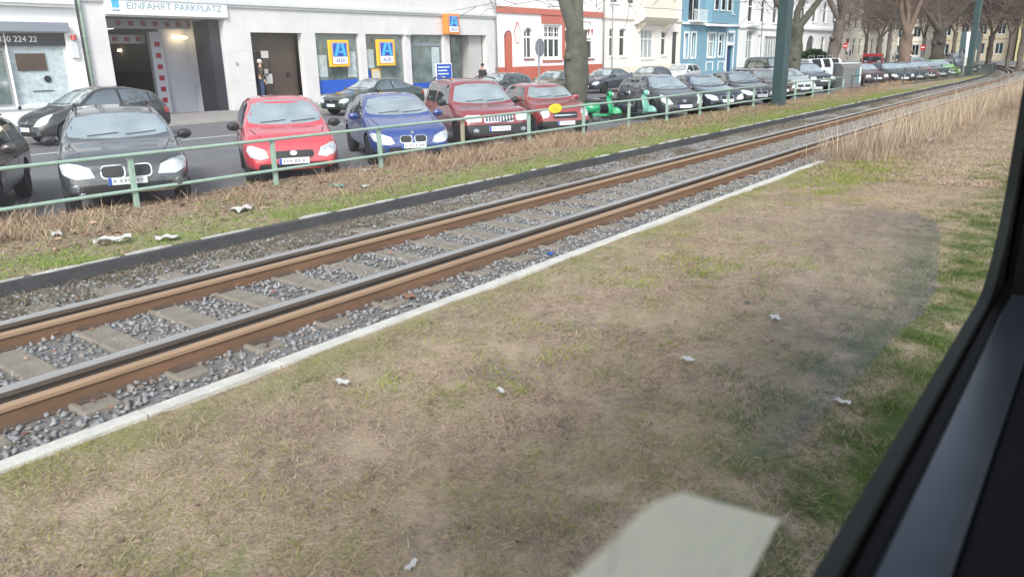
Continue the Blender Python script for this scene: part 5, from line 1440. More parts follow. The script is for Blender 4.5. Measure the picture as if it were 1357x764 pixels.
# --- white houses
b = empty('white_house', (80, BY, .3), 'white house right of the blue house with plain tall windows', 'house')
ops = [(76.2, 78.1, 1.7, 4.3), (79.3, 80.2, .5, 4.0), (81.1, 84.9, .9, 3.9)]
up = [(76.2, 77.6, 5.2 + 3.3 * i, 7.3 + 3.3 * i) for i in range(2)] + [(79.6, 80.9, 5.2 + 3.3 * i, 7.3 + 3.3 * i) for i in range(2)] + [(83, 84.4, 5.2 + 3.3 * i, 7.3 + 3.3 * i) for i in range(2)]
mb = MB(); facade(mb, 74.05, 86.3, .2, 12.4, ops + up); mb.build('wall', 'white_plaster', b); mass(b, 74.05, 86.3, 12.3)
window(b, *ops[0], cols=2, gl='curtain'); window(b, *ops[2], cols=5, split=0, gl='curtain')
mb = MB(); mb.box(79.31, 80.19, BY + .2, BY + .26, .5, 3.98); mb.build('door', 'offwhite', b)
for o in up: window(b, *o)
mb = MB(); mb.box(74.05, 86.3, BY - .12, BY - .003, 4.55, 4.68); mb.box(75.8, 78.4, BY - .5, BY - .121, 4.72, 4.86); mb.box(76.1, 78.2, BY - .15, BY - .003, 4.3, 4.5); mb.build('string_course', 'offwhite', b)
L(0, b)
b = empty('white_house', (98, BY, .3), 'white house with a round arched entrance partly behind the forked tree', 'house')
ops = [(94.6, 97.6, .4, 4.1), (88, 89.5, 1.8, 4.0), (91, 92.4, 1.8, 4.0), (100.2, 101.6, 1.8, 4.0), (104, 105.4, 1.8, 4.0)]
up = [(88 + 4 * i, 89.5 + 4 * i, 5.6 + 3.4 * j, 7.8 + 3.4 * j) for i in range(5) for j in range(2)]
mb = MB(); facade(mb, 86.35, 108, .2, 13, ops + up, arches=[(94.6, 97.6, 4.1, 1.5)]); mb.build('wall', 'white_plaster', b); mass(b, 86.35, 108, 12.8)
for o in ops[1:] + up: window(b, *o)
mb = MB(); mb.box(94.61, 97.59, BY + .22, BY + .28, .4, 4.0); mb.build('door', 'garage_dark', b)
mb = MB(); mb.box(86.35, 108, BY - .3, BY - .003, 4.7, 4.95); mb.box(86.35, 108, BY - .2, BY - .003, .2, 1.1); mb.build('string_course', 'white', b)
L(0, b)
b = empty('pale_house', (122, BY, .3), 'pale grey house beyond the white house with the arched entrance', 'house')
up = [(111 + 3.2 * i, 112.5 + 3.2 * i, 1.8 + 3.3 * j, 3.9 + 3.3 * j) for i in range(9) for j in range(3)]
mb = MB(); facade(mb, 108.5, 140, .2, 12, up); mb.build('wall', 'cream_plaster', b); mass(b, 108.5, 140, 11.9)
for o in up: window(b, *o)
L(0, b)
# --- buildings closing the street far behind, facing the camera
def block(name, X, y0, y1, h, m, label, floors, step, zf=3.4, gmat='glass', ang=0.0, fr='offwhite', ground=None):
    r_ = empty(name, (X, (y0 + y1) / 2, 0), label, 'building', rz=ang)
    ops = []
    n = int((y1 - y0 - 1) / step); off = (y1 - y0 - (n - 1) * step) / 2
    for f_ in range(floors):
        for i in range(n):
            c = y0 + off + i * step; ops.append((c - .65, c + .65, 1.2 + f_ * zf, 3.2 + f_ * zf))
    mb = MB(); facade(mb, y0, y1, -.1, h, ops, y=0, t=.3); mb.box(y0 + .02, y1 - .02, .32, 12, -.1, h - .1)
    for f_ in range(floors): mb.box(y0, y1, -.12, -.003, .6 + (f_ + 1) * zf - .15, .6 + (f_ + 1) * zf)
    # rotate facade (x along street) to face -X
    mb.v = [(p[1], -(p[0] - (y0 + y1) / 2), p[2]) for p in mb.v]
    mb.build('wall', m, r_)
    for o in ops:
        mb = MB(); xa, xb, za, zb = o
        mb.box(xa + .005, xb - .005, .1, .15, za, za + .1); mb.box(xa + .005, xb - .005, .1, .15, zb - .1, zb); mb.box(xa + .005, xa + .09, .101, .149, za + .1, zb - .1); mb.box(xb - .09, xb - .005, .101, .149, za + .1, zb - .1); mb.box((xa + xb) / 2 - .04, (xa + xb) / 2 + .04, .102, .148, za + .1, zb - .1)
        mb.v = [(p[1], -(p[0] - (y0 + y1) / 2), p[2]) for p in mb.v]; f_ = mb.build('window', fr, r_)
        mb = MB(); mb.box(xa + .02, xb - .02, .12, .135, za + .02, zb - .02)
        mb.v = [(p[1], -(p[0] - (y0 + y1) / 2), p[2]) for p in mb.v]; mb.build('pane', gmat, f_)
    mb = MB(); mb.prism([(y0 - .3, h), (y1 + .3, h), (y1 - 1.5, h + 3.4), (y0 + 1.5, h + 3.4)], 'y', -.4, 12)
    mb.v = [(p[1], -(p[0] - (y0 + y1) / 2), p[2]) for p in mb.v]; mb.build('roof', mat('roof_tiles', (.12, .06, .05), .8, noise=.3), r_)
    return r_
block('apartment_building', 165, -6, 16, 16, 'yellow_plaster', 'dull yellow apartment building behind the bare trees at the far right', 4, 3.2)
block('apartment_building', 168, 16.5, 30, 17, 'ochre_plaster', 'ochre apartment building left of the dull yellow one, behind the bare trees', 4, 2.9)
block('apartment_building', 172, 30.5, 42, 16, 'cream_plaster', 'cream apartment building closing the street behind the red vehicles', 4, 2.8)
block('apartment_building', 150, 43, 56, 13, 'white_plaster', 'pale gabled house behind the bare trees right of the arched entrance', 3, 3.0)
block('apartment_building', 160, -34, -7, 16, 'ochre_plaster', 'brownish apartment building at the right beyond the tram window edge', 4, 3.2)

# ------------------------------------------------------------------ masts, lamp posts, street furniture
def mast(X, Y, w, h, rz, label):
    r_ = empty('catenary_mast', (X, Y, .1), label, 'mast', 'dark green masts beside the tram track', rz=rz)
    mb = MB(); mb.box(-w / 2, w / 2, -w / 2, w / 2, -.2, h); mb.build('shaft', 'mast', r_, bevel=.02)
    mb = MB(); mb.box(w / 2 + .002, w / 2 + .03, -w * .36, w * .36, .05, h); mb.box(-w * .36, w * .36, -w / 2 - .03, -w / 2 - .002, .05, h) if 0 else None
    mb.build('lit_face_plate', 'mastpale', r_)  # added plate puts the shaft's brighter-lit face into colour
    mb = MB(); mb.box(-w * .6, w * .6, -w * .6, w * .6, -.1, .04); mb.build('foot_plate', 'mast', r_)
    mb = MB(); mb.tube([(0, 0, h - .6), (0, -4.5, h - .2)], .05, 8); mb.tube([(0, 0, h - .1), (0, -2.5, h - .35)], .02, 6); mb.build('bracket_arm', 'mast', r_)
    return r_
mast(31.5, 10.9, .43, 8.2, R(-10), 'broad dark green mast standing in the verge before the silver small car')
p = at(1284, 95, 10.0); mast(p.x, 10.0, .42, 8.2, R(-8), 'distant dark green mast beside the white pylon')
def round_sign(px, py, Y, label, s=.34):
    p = at(px, py, Y); r_ = empty('round_sign', (p.x, Y, .05), label, 'sign', rz=R(-22))
    mb = MB(); mb.tube([(0, 0, 0), (0, 0, p.z + .2)], .035, 8); mb.build('post', 'grey_metal', r_)
    mb = MB(); mb.lathe([(0, -.012), (s, -.012), (s + .01, 0), (s, .012), (0, .012)], 26, axis='x', c=(.05, 0, p.z)); mb.build('disc', 'lilac', r_)
    mb = MB(); mb.box(-.04, -.0, -.2, .2, p.z - .03, p.z + .03) if 0 else mb.box(.065, .07, -.24, .24, p.z - .02, p.z + .02); mb.build('clamp', 'grey_metal', r_)
round_sign(714, 65, 18.6, 'round road sign seen almost edge on from behind, left of the big tree trunk')
def lamp_post(X, Y, h, label, m='fence_dark'):
    r_ = empty('street_lamp', (X, Y, .2), label, 'street lamp', 'slim street lamps along the houses')
    mb = MB(); mb.tube([(0, 0, 0), (0, 0, 1.2), (0, 0, h)], [.08, .06, .04], 8); mb.build('post', m, r_)
    mb = MB(); mb.lathe([(0, 0), (.22, .05), (.25, .2), (.1, .4), (0, .42)], 12, axis='z', c=(0, 0, h)); mb.build('lantern', 'offwhite', r_)
p = at(811, 70, 27.6); lamp_post(p.x, 27.6, 7.5, 'slim street lamp in front of the left window of the cream house', 'grey_metal')
p = at(1009, 50, 27.6); lamp_post(p.x, 27.6, 8.5, 'slim street lamp in front of the white house right of the blue house', 'grey_metal')
# containers
def bottle_bank(px, Y, label):
    p = at(px, 100, Y); r_ = empty('recycling_container', (p.x, Y, .02), label, 'container', 'white recycling containers', rz=R(-35)); r_.scale = (.95, .95, 1.12)
    mb = MB(); mb.prism([(-.7, 0), (.7, 0), (.7, 1.25), (.45, 1.6), (-.45, 1.6), (-.7, 1.25)], 'x', -.55, .55); mb.build('body', 'bin_white', r_, bevel=.04)
    mb = MB(); mb.prism([(-.72, 1.24), (-.70, 1.14), (-.50, 1.5), (-.52, 1.58)], 'x', -.3, .3); mb.build('slot', 'black', r_)
    mb = MB(); mb.prism([(-.712, .3), (-.702, .3), (-.702, 1.0), (-.712, 1.0)], 'x', -.25, .25); mb.build('notice', 'poster', r_)
    mb = MB(); mb.tube([(0, -.3, 1.6), (0, -.3, 1.75), (0, .3, 1.75), (0, .3, 1.6)], .02, 6); mb.build('lifting_bar', 'grey_metal', r_)
for px, w_ in ((1073, 'left'), (1085, 'middle'), (1097, 'right')): bottle_bank(px, 15.4, w_ + ' one of the three white recycling containers behind the off-roader' if w_ != 'middle' else 'middle one of the three white recycling containers behind the off-roader')
p = at(1116, 105, 14.2)
r_ = empty('grey_container', (p.x, 14.2, .02), 'large grey container with a sloping top and pale graffiti beside the maroon car', 'container', rz=R(-32)); r_.scale = (.68, .85, .86)
mb = MB(); mb.prism([(-1.0, 0), (1.0, 0), (1.0, 1.45), (.6, 1.75), (-.6, 1.75), (-1.0, 1.45)], 'x', -1.1, 1.1); mb.build('body', 'container', r_, bevel=.05)
mb = MB(); mb.prism([(-.62, 1.76), (.62, 1.76), (.7, 1.70), (-.7, 1.70)], 'x', -1.15, 1.15); mb.build('lid', 'bin_white', r_)
mb = MB(); mb.box(.35, 1.0, -1.02, -1.004, .3, 1.4); mb.build('graffiti', 'mastpale', r_)
mb = MB(); mb.box(.8, .92, -1.03, -1.021, .35, 1.45); mb.build('pale_strip', 'text_white', r_)
p = at(1281, 92, 10.7)
mb = MB(); mb.box(-.3, .3, -.25, .25, 0, 1.35); mb.box(-.33, .33, -.28, .28, 1.352, 1.42); mb.build('cable_cabinet', 'kerb', label='small pale utility cabinet beside the dark railing near the distant mast', cat='cabinet', loc=(p.x, 9.9 + .8, .05), bevel=.02)
p = at(1292, 70, 10.6)
r_ = empty('advertising_pylon', (p.x + 2, 11.2, .05), 'tall slim white pylon leaning against the view of the distant mast', 'sign', rz=R(20))
r_['label'] = 'tall slim white pylon just right of the distant dark green mast'
mb = MB(); mb.prism([(-.45, 0), (.35, 0), (.55, 3.6), (-.05, 3.6)], 'x', -.1, .1); mb.build('panel', 'bin_white', r_, bevel=.03)
mb = MB(); mb.box(-.3, .3, -.6, .5, -.05, .08); mb.build('base', 'concrete', r_)
p = at(1286, 52, 13.5); mb = MB(); mb.box(-.04, .04, -.9, .9, 2.1, 3.9); mb.tube([(0.1, -.8, 0), (.1, -.8, 3.9)], .05, 6); mb.tube([(0.1, .8, 0), (.1, .8, 3.9)], .05, 6)
mb.build('notice_board', 'mastpale', label='pale blue grey board on two posts left of the white pylon', cat='sign', loc=(p.x, 13.5, .05))
def road_sign(px, py, Xd, kind, label):
    p = far(px, py, Xd); r_ = empty('road_sign', (p.x, p.y, 0), label, 'sign', 'red traffic signs at the far junction')
    mb = MB(); mb.tube([(.05, 0, 0), (.05, 0, p.z + .3)], .04, 6); mb.build('post', 'grey_metal', r_)
    mb = MB(); mb.lathe([(0, -.01), (.30, -.01), (.30, .01), (0, .01)], 20, axis='x', c=(0, 0, p.z)); mb.build('disc', 'red_paint', r_)
    mb = MB(); mb.box(-.022, -.012, -.2, .2, p.z - .05, p.z + .05); mb.build('bar', 'white', r_)
road_sign(1120, 61, 92, 0, 'red no entry disc beside the white and red truck')
road_sign(1223, 63, 98, 0, 'red no entry disc behind the lime green car')
road_sign(1275, 63, 98, 0, 'red traffic disc left of the distant mast')

# far vehicles at the junction, facing the camera
def lorry(px, py, Xd, m, label, w=2.4, h=3.0, name='lorry', cat='lorry'):
    p = far(px, py, Xd); r_ = empty(name, (p.x, p.y, 0), label, cat, 'vehicles waiting at the far junction', rz=R(12))
    mb = MB(); mb.box(0, 5.5, -w / 2, w / 2, .5, h); mb.build('body', m, r_, bevel=.12)
    mb = MB(); mb.box(-.02, -.003, -w / 2 + .15, w / 2 - .15, h * .5, h - .35); mb.build('windscreen', 'carglass', r_)
    mb = MB(); mb.box(-.08, -.003, -w / 2 + .05, w / 2 - .05, .45, .75); mb.build('bumper', 'darkplastic', r_)
    for s in (-1, 1):
        mb = MB(); mb.box(-.03, -.003, s * (w / 2 - .4) - .18, s * (w / 2 - .4) + .18, .85, 1.08); mb.build('headlight', 'lamp', r_)
        mb = MB(); mb.box(-.2, -.1, s * (w / 2 + .15) - .08, s * (w / 2 + .15) + .08, h * .5, h * .72); mb.build('mirror', 'black', r_)
        for x in (1.0, 4.4):
            mb = MB(); mb.lathe([(.2, -.12), (.45, -.12), (.45, .12), (.2, .12)], 16, axis='y'); wo = mb.build('wheel', 'tyre', r_, loc=(x, s * (w / 2 - .1), .45))
    return r_
o = lorry(1112, 78, 112, 'white', 'white lorry with a red topped cab waiting at the junction', w=2.3, h=3.3)
mb = MB(); mb.box(-.05, .6, -1.0, 1.0, 3.31, 3.75); mb.build('red_roof_box', 'red_paint', o)
mb = MB(); mb.box(-.012, -.002, -1.1, 1.1, 1.15, 1.5); mb.build('red_stripe', 'red_paint', o)
lorry(1156, 80, 105, 'red_paint', 'bright red van with lit looking lamps waiting at the junction', w=2.3, h=1.9, name='red_van', cat='van')
lorry(1195, 80, 118, 'pale' if 0 else 'grey_metal', 'grey van behind the row of parked cars at the junction', w=1.9, h=2.0, name='grey_van', cat='van')

# ------------------------------------------------------------------ trees
def grow(mb, tw, p, d, r, L_, depth, rd, maxd, spread=.5, up=.12):
    n = 3 if depth < maxd - 1 else 2
    pts = [p.copy()]; rad = [r]; q = p.copy(); dd = d.copy()
    for i in range(n):
        dd = (dd + Vector((rd.gauss(0, .14), rd.gauss(0, .14), rd.gauss(0, .08) + up * .5))).normalized()
        q = q + dd * (L_ / n); pts.append(q.copy()); rad.append(r * (1 - .38 * (i + 1) / n))
    tgt = mb if r > .03 else tw
    tgt.tube(pts, rad, 8 if r > .15 else 5 if r > .03 else 3, cap=False)
    if depth >= maxd: return
    k = rd.choice((2, 3)) if depth < 2 else rd.choice((3, 3, 4))
    for i in range(k):
        f = rd.uniform(.55, 1) if i else 1
        base = pts[-1] if i == 0 else pts[-2].lerp(pts[-1], rd.random())
        a = Vector((rd.gauss(0, 1), rd.gauss(0, 1), rd.gauss(0, .5)))
        nd = (dd + a.normalized() * spread * (1.0 if i else .6)).normalized()
        nd.z = max(nd.z, -.15)
        grow(mb, tw, base, nd, rad[-1] * rd.uniform(.6, .8), L_ * rd.uniform(.66, .84), depth + 1, rd, maxd, spread, up)
def tree(X, Y, r, fork, h, label, seed, maxd=6, bark='bark', lean=(0, 0), name='bare_tree', dirs=None, group='bare trees along the street', z=0.05, L0=None, twig='twig', spread=.55, cloud=1500, tr_r=.012):
    rd = random.Random(seed)
    root = empty(name, (X, Y, z), label, 'tree', group)
    mb = MB(); tw = MB(); n = 18; rings = 22
    # trunk with knots and a flare
    vs = []
    for i in range(rings):
        t = i / (rings - 1); zz = fork * t
        rr_ = r * (1.0 + .5 * max(0, .12 - t) / .12 * .8 - .18 * t + (.16 * max(0, t - .85) / .15))
        for k in range(n):
            a = 2 * PI * k / n
            q = rr_ * (1 + .08 * math.sin(3 * a + seed) + .10 * math.sin(zz * 2.9 + a * 2 + seed) + .05 * math.sin(zz * 7 + a * 3) + rd.uniform(-.03, .03))
            vs.append((q * math.cos(a) + lean[0] * zz, q * math.sin(a) + lean[1] * zz, zz - .1))
    mb.add(vs, [(i * n + k, i * n + (k + 1) % n, (i + 1) * n + (k + 1) % n, (i + 1) * n + k) for i in range(rings - 1) for k in range(n)])
    for k in range(2 if r > .3 else 0):   # knots
        a = rd.uniform(0, 6.28); zz = rd.uniform(.45, .8) * fork
        mb.tube([(math.cos(a) * r * .6, math.sin(a) * r * .6, zz - .05), (math.cos(a) * r * 1.12, math.sin(a) * r * 1.12, zz)], [r * .4, r * .25], 8)
    trunk = mb.build('trunk', bark, root, smooth=True)
    br = MB()
    top = Vector((lean[0] * fork, lean[1] * fork, fork - .25))
    dirs = dirs or [(rd.uniform(-.7, .7), rd.uniform(-.7, .7), 1) for _ in range(3)]
    for d in dirs: grow(br, tw, top, Vector(d).normalized(), r * (.62 if len(dirs) < 3 else .5), L0 or h * .24, 0, rd, maxd, spread=spread)
    cr = br.build('limbs', bark, root, smooth=True)
    g = np.random.default_rng(seed); nt_ = cloud
    c = g.normal(0, 1, (nt_, 3)); c /= np.linalg.norm(c, axis=1)[:, None]; c *= g.random((nt_, 1)) ** .45
    rad = h * .34; c *= np.array([[rad, rad, h * .36]]); c[:, 2] += fork + h * .30; c[:, 0] += lean[0] * fork; c[:, 1] += lean[1] * fork
    lump = vnoise(c[:, 0] + 50 + seed, c[:, 1] + c[:, 2] * .8 + 50, .55, seed); c = c[(lump > .34) & (c[:, 2] > fork + .6)]
    d = c - np.array([lean[0] * fork, lean[1] * fork, fork]); d /= np.linalg.norm(d, axis=1)[:, None]
    for p0, dr in zip(c, d):
        q = Vector(p0); v = (Vector(dr) * .7 + Vector((g.normal(0, .5), g.normal(0, .5), g.normal(.15, .45)))).normalized()
        l = g.uniform(.5, 1.5); q2 = q + v * l; q3 = q2 + (v + Vector((g.normal(0, .4), g.normal(0, .4), g.normal(.1, .3)))).normalized() * l * .8
        tw.tube([q, q2, q3], [tr_r, tr_r * .8, tr_r * .4], 3, cap=False)
    tw.build('crown', twig, root)
    return root
p = at(763, 100, 15.2)
tree(p.x, 15.2, .44, 3.15, 14, 'thick pale barked tree with a forked trunk standing beside the scooters', 4, maxd=5, dirs=[(-.62, .30, 1), (.42, -.22, 1)], L0=3.2, spread=.5)
p = at(1051, 90, 15.0)
tree(p.x, 15.0, .46, 3.6, 13, 'forked tree right of the broad dark green mast', 9, maxd=6, dirs=[(.55, -.3, .9), (-.25, .3, 1), (.15, -.1, 1.1)], L0=3.0)
p = at(1099, 80, 19)
tree(p.x, 19, .5, 4.6, 14, 'leaning dark tree behind the white recycling containers', 15, maxd=6, lean=(.05, -.12), bark='bark_far')
p = at(1198, 80, 15.5)
t0 = tree(p.x, 15.5, .55, 3.6, 13, 'warm brown barked tree between the white hatchback and the grey van', 21, maxd=6, bark='bark_warm', twig='bark_warm', dirs=[(.3, -.4, 1), (-.3, .4, 1), (0, 0, 1)])
p = at(1241, 80, 17)
tree(p.x, 17, .75, 4.2, 15, 'massive dark tree behind the pale silver estate car', 27, maxd=6, bark='bark_far', dirs=[(.5, -.6, .8), (-.5, .5, .9), (.1, .1, 1)])
FT = [(1146, 108, 'slim bare tree left of the bright red van'), (1132, 128, 'thin bare tree directly behind the grey container'), (1163, 122, 'slim bare tree right above the bright red van'), (1176, 96, 'upright bare tree between the red van and the warm barked tree'),
      (1262, 125, 'far bare tree behind the distant mast'), (1310, 110, 'bare tree above the person in red'), (1336, 104, 'bare tree near the tram window edge'), (1352, 90, 'bare tree half hidden by the tram window edge'), (1222, 140, 'far bare tree behind the lime green car'), (1296, 140, 'far bare tree right of the white pylon'), (1120, 150, 'far bare tree behind the white lorry'), (1104, 118, 'bare tree above the white recycling containers')]
protos = []
for i, (px, Xd, lb) in enumerate(FT):
    p = far(px, 78, Xd)
    if i < 3:
        o = tree(p.x, p.y, .24 + .05 * i, 4.0, 13, lb, 60 + i, maxd=6, bark='bark_far', twig='twig', group='far bare trees at the junction', cloud=2600, tr_r=.018); protos.append(o)
    else:
        o = copy_tree(protos[i % 3], loc=(p.x, p.y, .0), rz=1.3 * i, label=lb)
        o.scale = (1, 1, random.uniform(.9, 1.15))
# hedge before the arched house
r_ = empty('hedge', (92, 27.8, .3), 'dark green leafy hedge before the white house with the arched entrance', 'hedge')
p = at(1083, 72, 27.2); r_.location = (p.x, 27.6, .3)
N = 5000; rg = np.random.default_rng(77)
c = rg.normal(0, 1, (N, 3)); c /= np.linalg.norm(c, axis=1)[:, None]; c *= (rg.random((N, 1)) ** .4) * np.array([[4.5, 1.0, 1.1]]); c[:, 2] += 1.15
P = rg.normal(0, .07, (N, 4, 3)) + np.array([[1, 0, 0], [0, 1, 0], [-1, 0, 0], [0, -1, 0]])[None] * .09
V = (P + c[:, None]).reshape(-1, 3); F = (np.array([[0, 1, 2], [0, 2, 3]])[None] + (np.arange(N) * 4)[:, None, None]).reshape(-1, 3)
o = np_mesh('foliage', V, F, np.repeat(np.array([[.035, .06, .03]]) * rg.uniform(.5, 1.6, (N, 1)), 4, 0), M['blade']); o.parent = r_
mb = MB()
for i in range(6): mb.tube([(-3.5 + 1.4 * i, 0, -.1), (-3.4 + 1.4 * i, .1, 1.2)], .05, 5)
mb.build('stems', 'bark_far', r_)

# ------------------------------------------------------------------ people
def skinned(name, chains, m, parent, sub=2):
    "chains: list of [(point, radius)...]; first vertex of the first chain is the root"
    me = bpy.data.meshes.new(name); vs = []; es = []; rs = []; key = {}
    for ch in chains:
        prev = None
        for (p, r) in ch:
            k = tuple(round(c, 4) for c in p)
            if k not in key: key[k] = len(vs); vs.append(p); rs.append(r)
            if prev is not None: es.append((prev, key[k]))
            prev = key[k]
    me.from_pydata(vs, es, [])
    o = bpy.data.objects.new(name, me); col.objects.link(o)
    sk = o.modifiers.new('skin', 'SKIN'); sk.use_smooth_shade = True
    for v, r in zip(me.skin_vertices[0].data, rs):
        v.radius = (r, r) if not isinstance(r, tuple) else r
    me.skin_vertices[0].data[0].use_root = True
    ss = o.modifiers.new('sub', 'SUBSURF'); ss.levels = sub
    dg = bpy.context.evaluated_depsgraph_get()
    nm = bpy.data.meshes.new_from_object(o.evaluated_get(dg)); bpy.data.objects.remove(o)
    nm.materials.clear(); nm.materials.append(M[m])
    return link(name, nm, parent)
def person(X, Y, z, rz, top, legs, hair, label, h=1.78, walk=.0):
    k = h / 1.78
    root = empty('person', (X, Y, z), label, 'person', rz=rz); root.scale = (k, k, k)
    S_ = lambda x, y, zz: (x, y, zz)
    pel = (S_(0, 0, .95), .13)
    body = [[pel, (S_(0, 0, 1.15), .14), (S_(.01, 0, 1.36), .15), (S_(.0, 0, 1.48), .065), (S_(.02, 0, 1.56), .06), (S_(.03, 0, 1.66), .095), (S_(.03, 0, 1.74), .07)]]
    for s in (1, -1):
        w = walk * s
        body.append([pel, (S_(0, .10 * s, .88), .10), (S_(w * .5 + .02, .10 * s, .50), .065), (S_(w - .02, .10 * s, .09), .045), (S_(w + .12, .11 * s, .05), .04)])
        body.append([(S_(.01, 0, 1.36), .15), (S_(0, .18 * s, 1.40), .065), (S_(-.03, .25 * s, 1.12), .048), (S_(.10, .24 * s, .88), .035), (S_(.13, .23 * s, .82), .036), (S_(.16, .22 * s, .75), .018)])
    b_ = skinned('body', body, 'skin', root)
    tp = [[(S_(0, 0, .90), .155), (S_(0, 0, 1.15), .165), (S_(.01, 0, 1.34), .175), (S_(.0, 0, 1.46), .09)]]
    for s in (1, -1): tp.append([(S_(.01, 0, 1.34), .175), (S_(0, .19 * s, 1.38), .085), (S_(-.03, .26 * s, 1.12), .068), (S_(.08, .245 * s, .92), .055)])
    skinned('jacket', tp, top, root)
    tr = [[(S_(0, 0, .95), .145)]]
    for s in (1, -1):
        w = walk * s
        tr.append([(S_(0, 0, .95), .145), (S_(0, .10 * s, .86), .115), (S_(w * .5 + .02, .10 * s, .50), .082), (S_(w - .02, .10 * s, .12), .065)])
    skinned('trousers', tr[1:], legs, root)
    for s in (1, -1):
        mb = MB(); w = walk * s; mb.prism([(w - .08, .0), (w + .20, .0), (w + .19, .05), (w + .06, .10), (w - .07, .10)], 'y', .10 * s - .045, .10 * s + .045); mb.build('shoe', 'black', root, bevel=.015)
        mb = MB(); mb.lathe([(0, -.012), (.035, -.01), (.035, .01), (0, .012)], 10, axis='y', c=(.02, .098 * s, 1.655)); mb.build('ear', 'skin', root)
        mb = MB(); mb.lathe([(0, -.008), (.014, -.006), (.014, .006), (0, .008)], 8, axis='x', c=(.118, .035 * s, 1.675)); mb.build('eye', 'black', root)
        for f in range(5):
            mb = MB(); y = .23 * s + (f - 2) * .014; mb.tube([(.145, y, .79), (.165 + .004 * f, y, .735 - .008 * (2 - abs(f - 2))), (.155, y, .70)], [.010, .009, .006], 5); mb.build('finger', 'skin', root)
    mb = MB(); mb.tube([(.115, 0, 1.665), (.145, 0, 1.635)], [.012, .018], 6); mb.build('nose', 'skin', root)
    mb = MB(); mb.box(.112, .122, -.03, .03, 1.598, 1.606); mb.build('mouth', 'stripe_red', root)
    mb = MB()
    mb.lathe([(.095, -.07), (.108, -.02), (.105, .04), (.07, .085), (0, .10)], 16, axis='z', c=(0.005, 0, 1.70)); hr = mb.build('hair', hair, root, smooth=True)
    return root
p = at(346, 100, BY + .1)
person(p.x, BY + .12, .62, R(-25), 'jacket_olive', 'jeans', 'hair_white', 'white haired man in an olive brown jacket and jeans standing in the brown doorway')
p = at(647, 95, 28)
person(p.x, 28.4, .28, R(180), 'coat_dark', 'jeans', 'hair_dark', 'dark haired person in a dark coat walking by the shop entrance', h=1.7, walk=.2)
p = far(1309, 84, 118)
person(p.x, p.y, 0, R(90), 'coat_red', 'coat_dark', 'hair_dark', 'distant pedestrian in a bright red coat near the far junction', h=1.8, walk=.15)

# ------------------------------------------------------------------ tram window the photo was taken through
M['gasket'] = mat('window_gasket', (.010, .012, .012), .65, spec=.15)
M['trim_black'] = mat('tram_trim_black', (.0015, .0015, .002), .6, spec=.1)
M['trim_grey'] = mat('tram_ledge_metal', (.05, .06, .08), .3, metal=.7, noise=.35, nscale=9)
M['panel_dark'] = mat('tram_panel', (.002, .002, .003), .7, spec=.1)
WY, WZ, WX = .2, CH - .6, 2.36
tw = empty('tram_window', (.8, WY, WZ), 'black framed tram window with a grey ledge strip at the lower right', 'window')
def rr_open(x0, x1, z0, z1, r, n=10):
    out = []
    for (cx_, cz_, a0) in ((x1 - r, z1 - r, 0), (x0 + r, z1 - r, 90), (x0 + r, z0 + r, 180), (x1 - r, z0 + r, 270)):
        for i in range(n + 1):
            a = R(a0 + 90 * i / n); out.append((cx_ + r * math.cos(a), cz_ + r * math.sin(a)))
    return out
def ring(mb, inner, outer, y0, y1):
    n = len(inner)
    vs = [(p[0], y0, p[1]) for p in inner] + [(p[0], y0, p[1]) for p in outer] + [(p[0], y1, p[1]) for p in inner] + [(p[0], y1, p[1]) for p in outer]
    fs = []
    for i in range(n):
        j = (i + 1) % n
        fs += [(i, j, n + j, n + i), (2 * n + i, 3 * n + i, 3 * n + j, 2 * n + j), (i, 2 * n + i, 2 * n + j, j), (n + i, n + j, 3 * n + j, 3 * n + i)]
    mb.add(vs, fs)
XL, ZT = -1.6, CH + .75
i0 = rr_open(XL, WX, WZ, ZT, .26); i1 = rr_open(XL - .022, WX + .022, WZ - .022, ZT + .022, .28); i2 = rr_open(XL - .12, WX + .16, WZ - .14, ZT + .12, .22)
mb = MB(); ring(mb, i0, i1, WY - .022, WY); mb.build('gasket', 'gasket', tw)
mb = MB(); ring(mb, i1, i2, WY - .028, WY + .002); mb.build('frame', 'trim_black', tw)
gl = bpy.data.materials.new('tram_window_glass'); gl.use_nodes = True
nt = gl.node_tree; nt.nodes.clear()
o_ = nt.nodes.new('ShaderNodeOutputMaterial'); mx = nt.nodes.new('ShaderNodeMixShader'); tr_ = nt.nodes.new('ShaderNodeBsdfTransparent'); gs_ = nt.nodes.new('ShaderNodeBsdfGlossy')
tr_.inputs[0].default_value = (.97, .985, .98, 1); gs_.inputs['Roughness'].default_value = .02; mx.inputs[0].default_value = .03
dm = nt.nodes.new('ShaderNodeMixShader'); dt = nt.nodes.new('ShaderNodeBsdfTranslucent'); dn = nt.nodes.new('ShaderNodeTexNoise'); dtc = nt.nodes.new('ShaderNodeTexCoord')  # translucent noise layer mixes a faint veil of light into the pane
dn.inputs['Scale'].default_value = 2.2; dn.inputs['Detail'].default_value = 6; dmr = nt.nodes.new('ShaderNodeMapRange'); dmr.inputs['To Min'].default_value = .0; dmr.inputs['To Max'].default_value = .012
nt.links.new(dtc.outputs['Object'], dn.inputs['Vector']); nt.links.new(dn.outputs['Fac'], dmr.inputs['Value']); nt.links.new(dmr.outputs[0], dm.inputs[0])
nt.links.new(tr_.outputs[0], dm.inputs[1]); nt.links.new(dt.outputs[0], dm.inputs[2])
nt.links.new(dm.outputs[0], mx.inputs[1]); nt.links.new(gs_.outputs[0], mx.inputs[2]); nt.links.new(mx.outputs[0], o_.inputs[0])
mb = MB(); mb.prism(rr_open(XL - .01, WX + .01, WZ - .01, ZT + .01, .27), 'y', WY - .003, WY + .003)
pane = mb.build('pane', gl, tw)
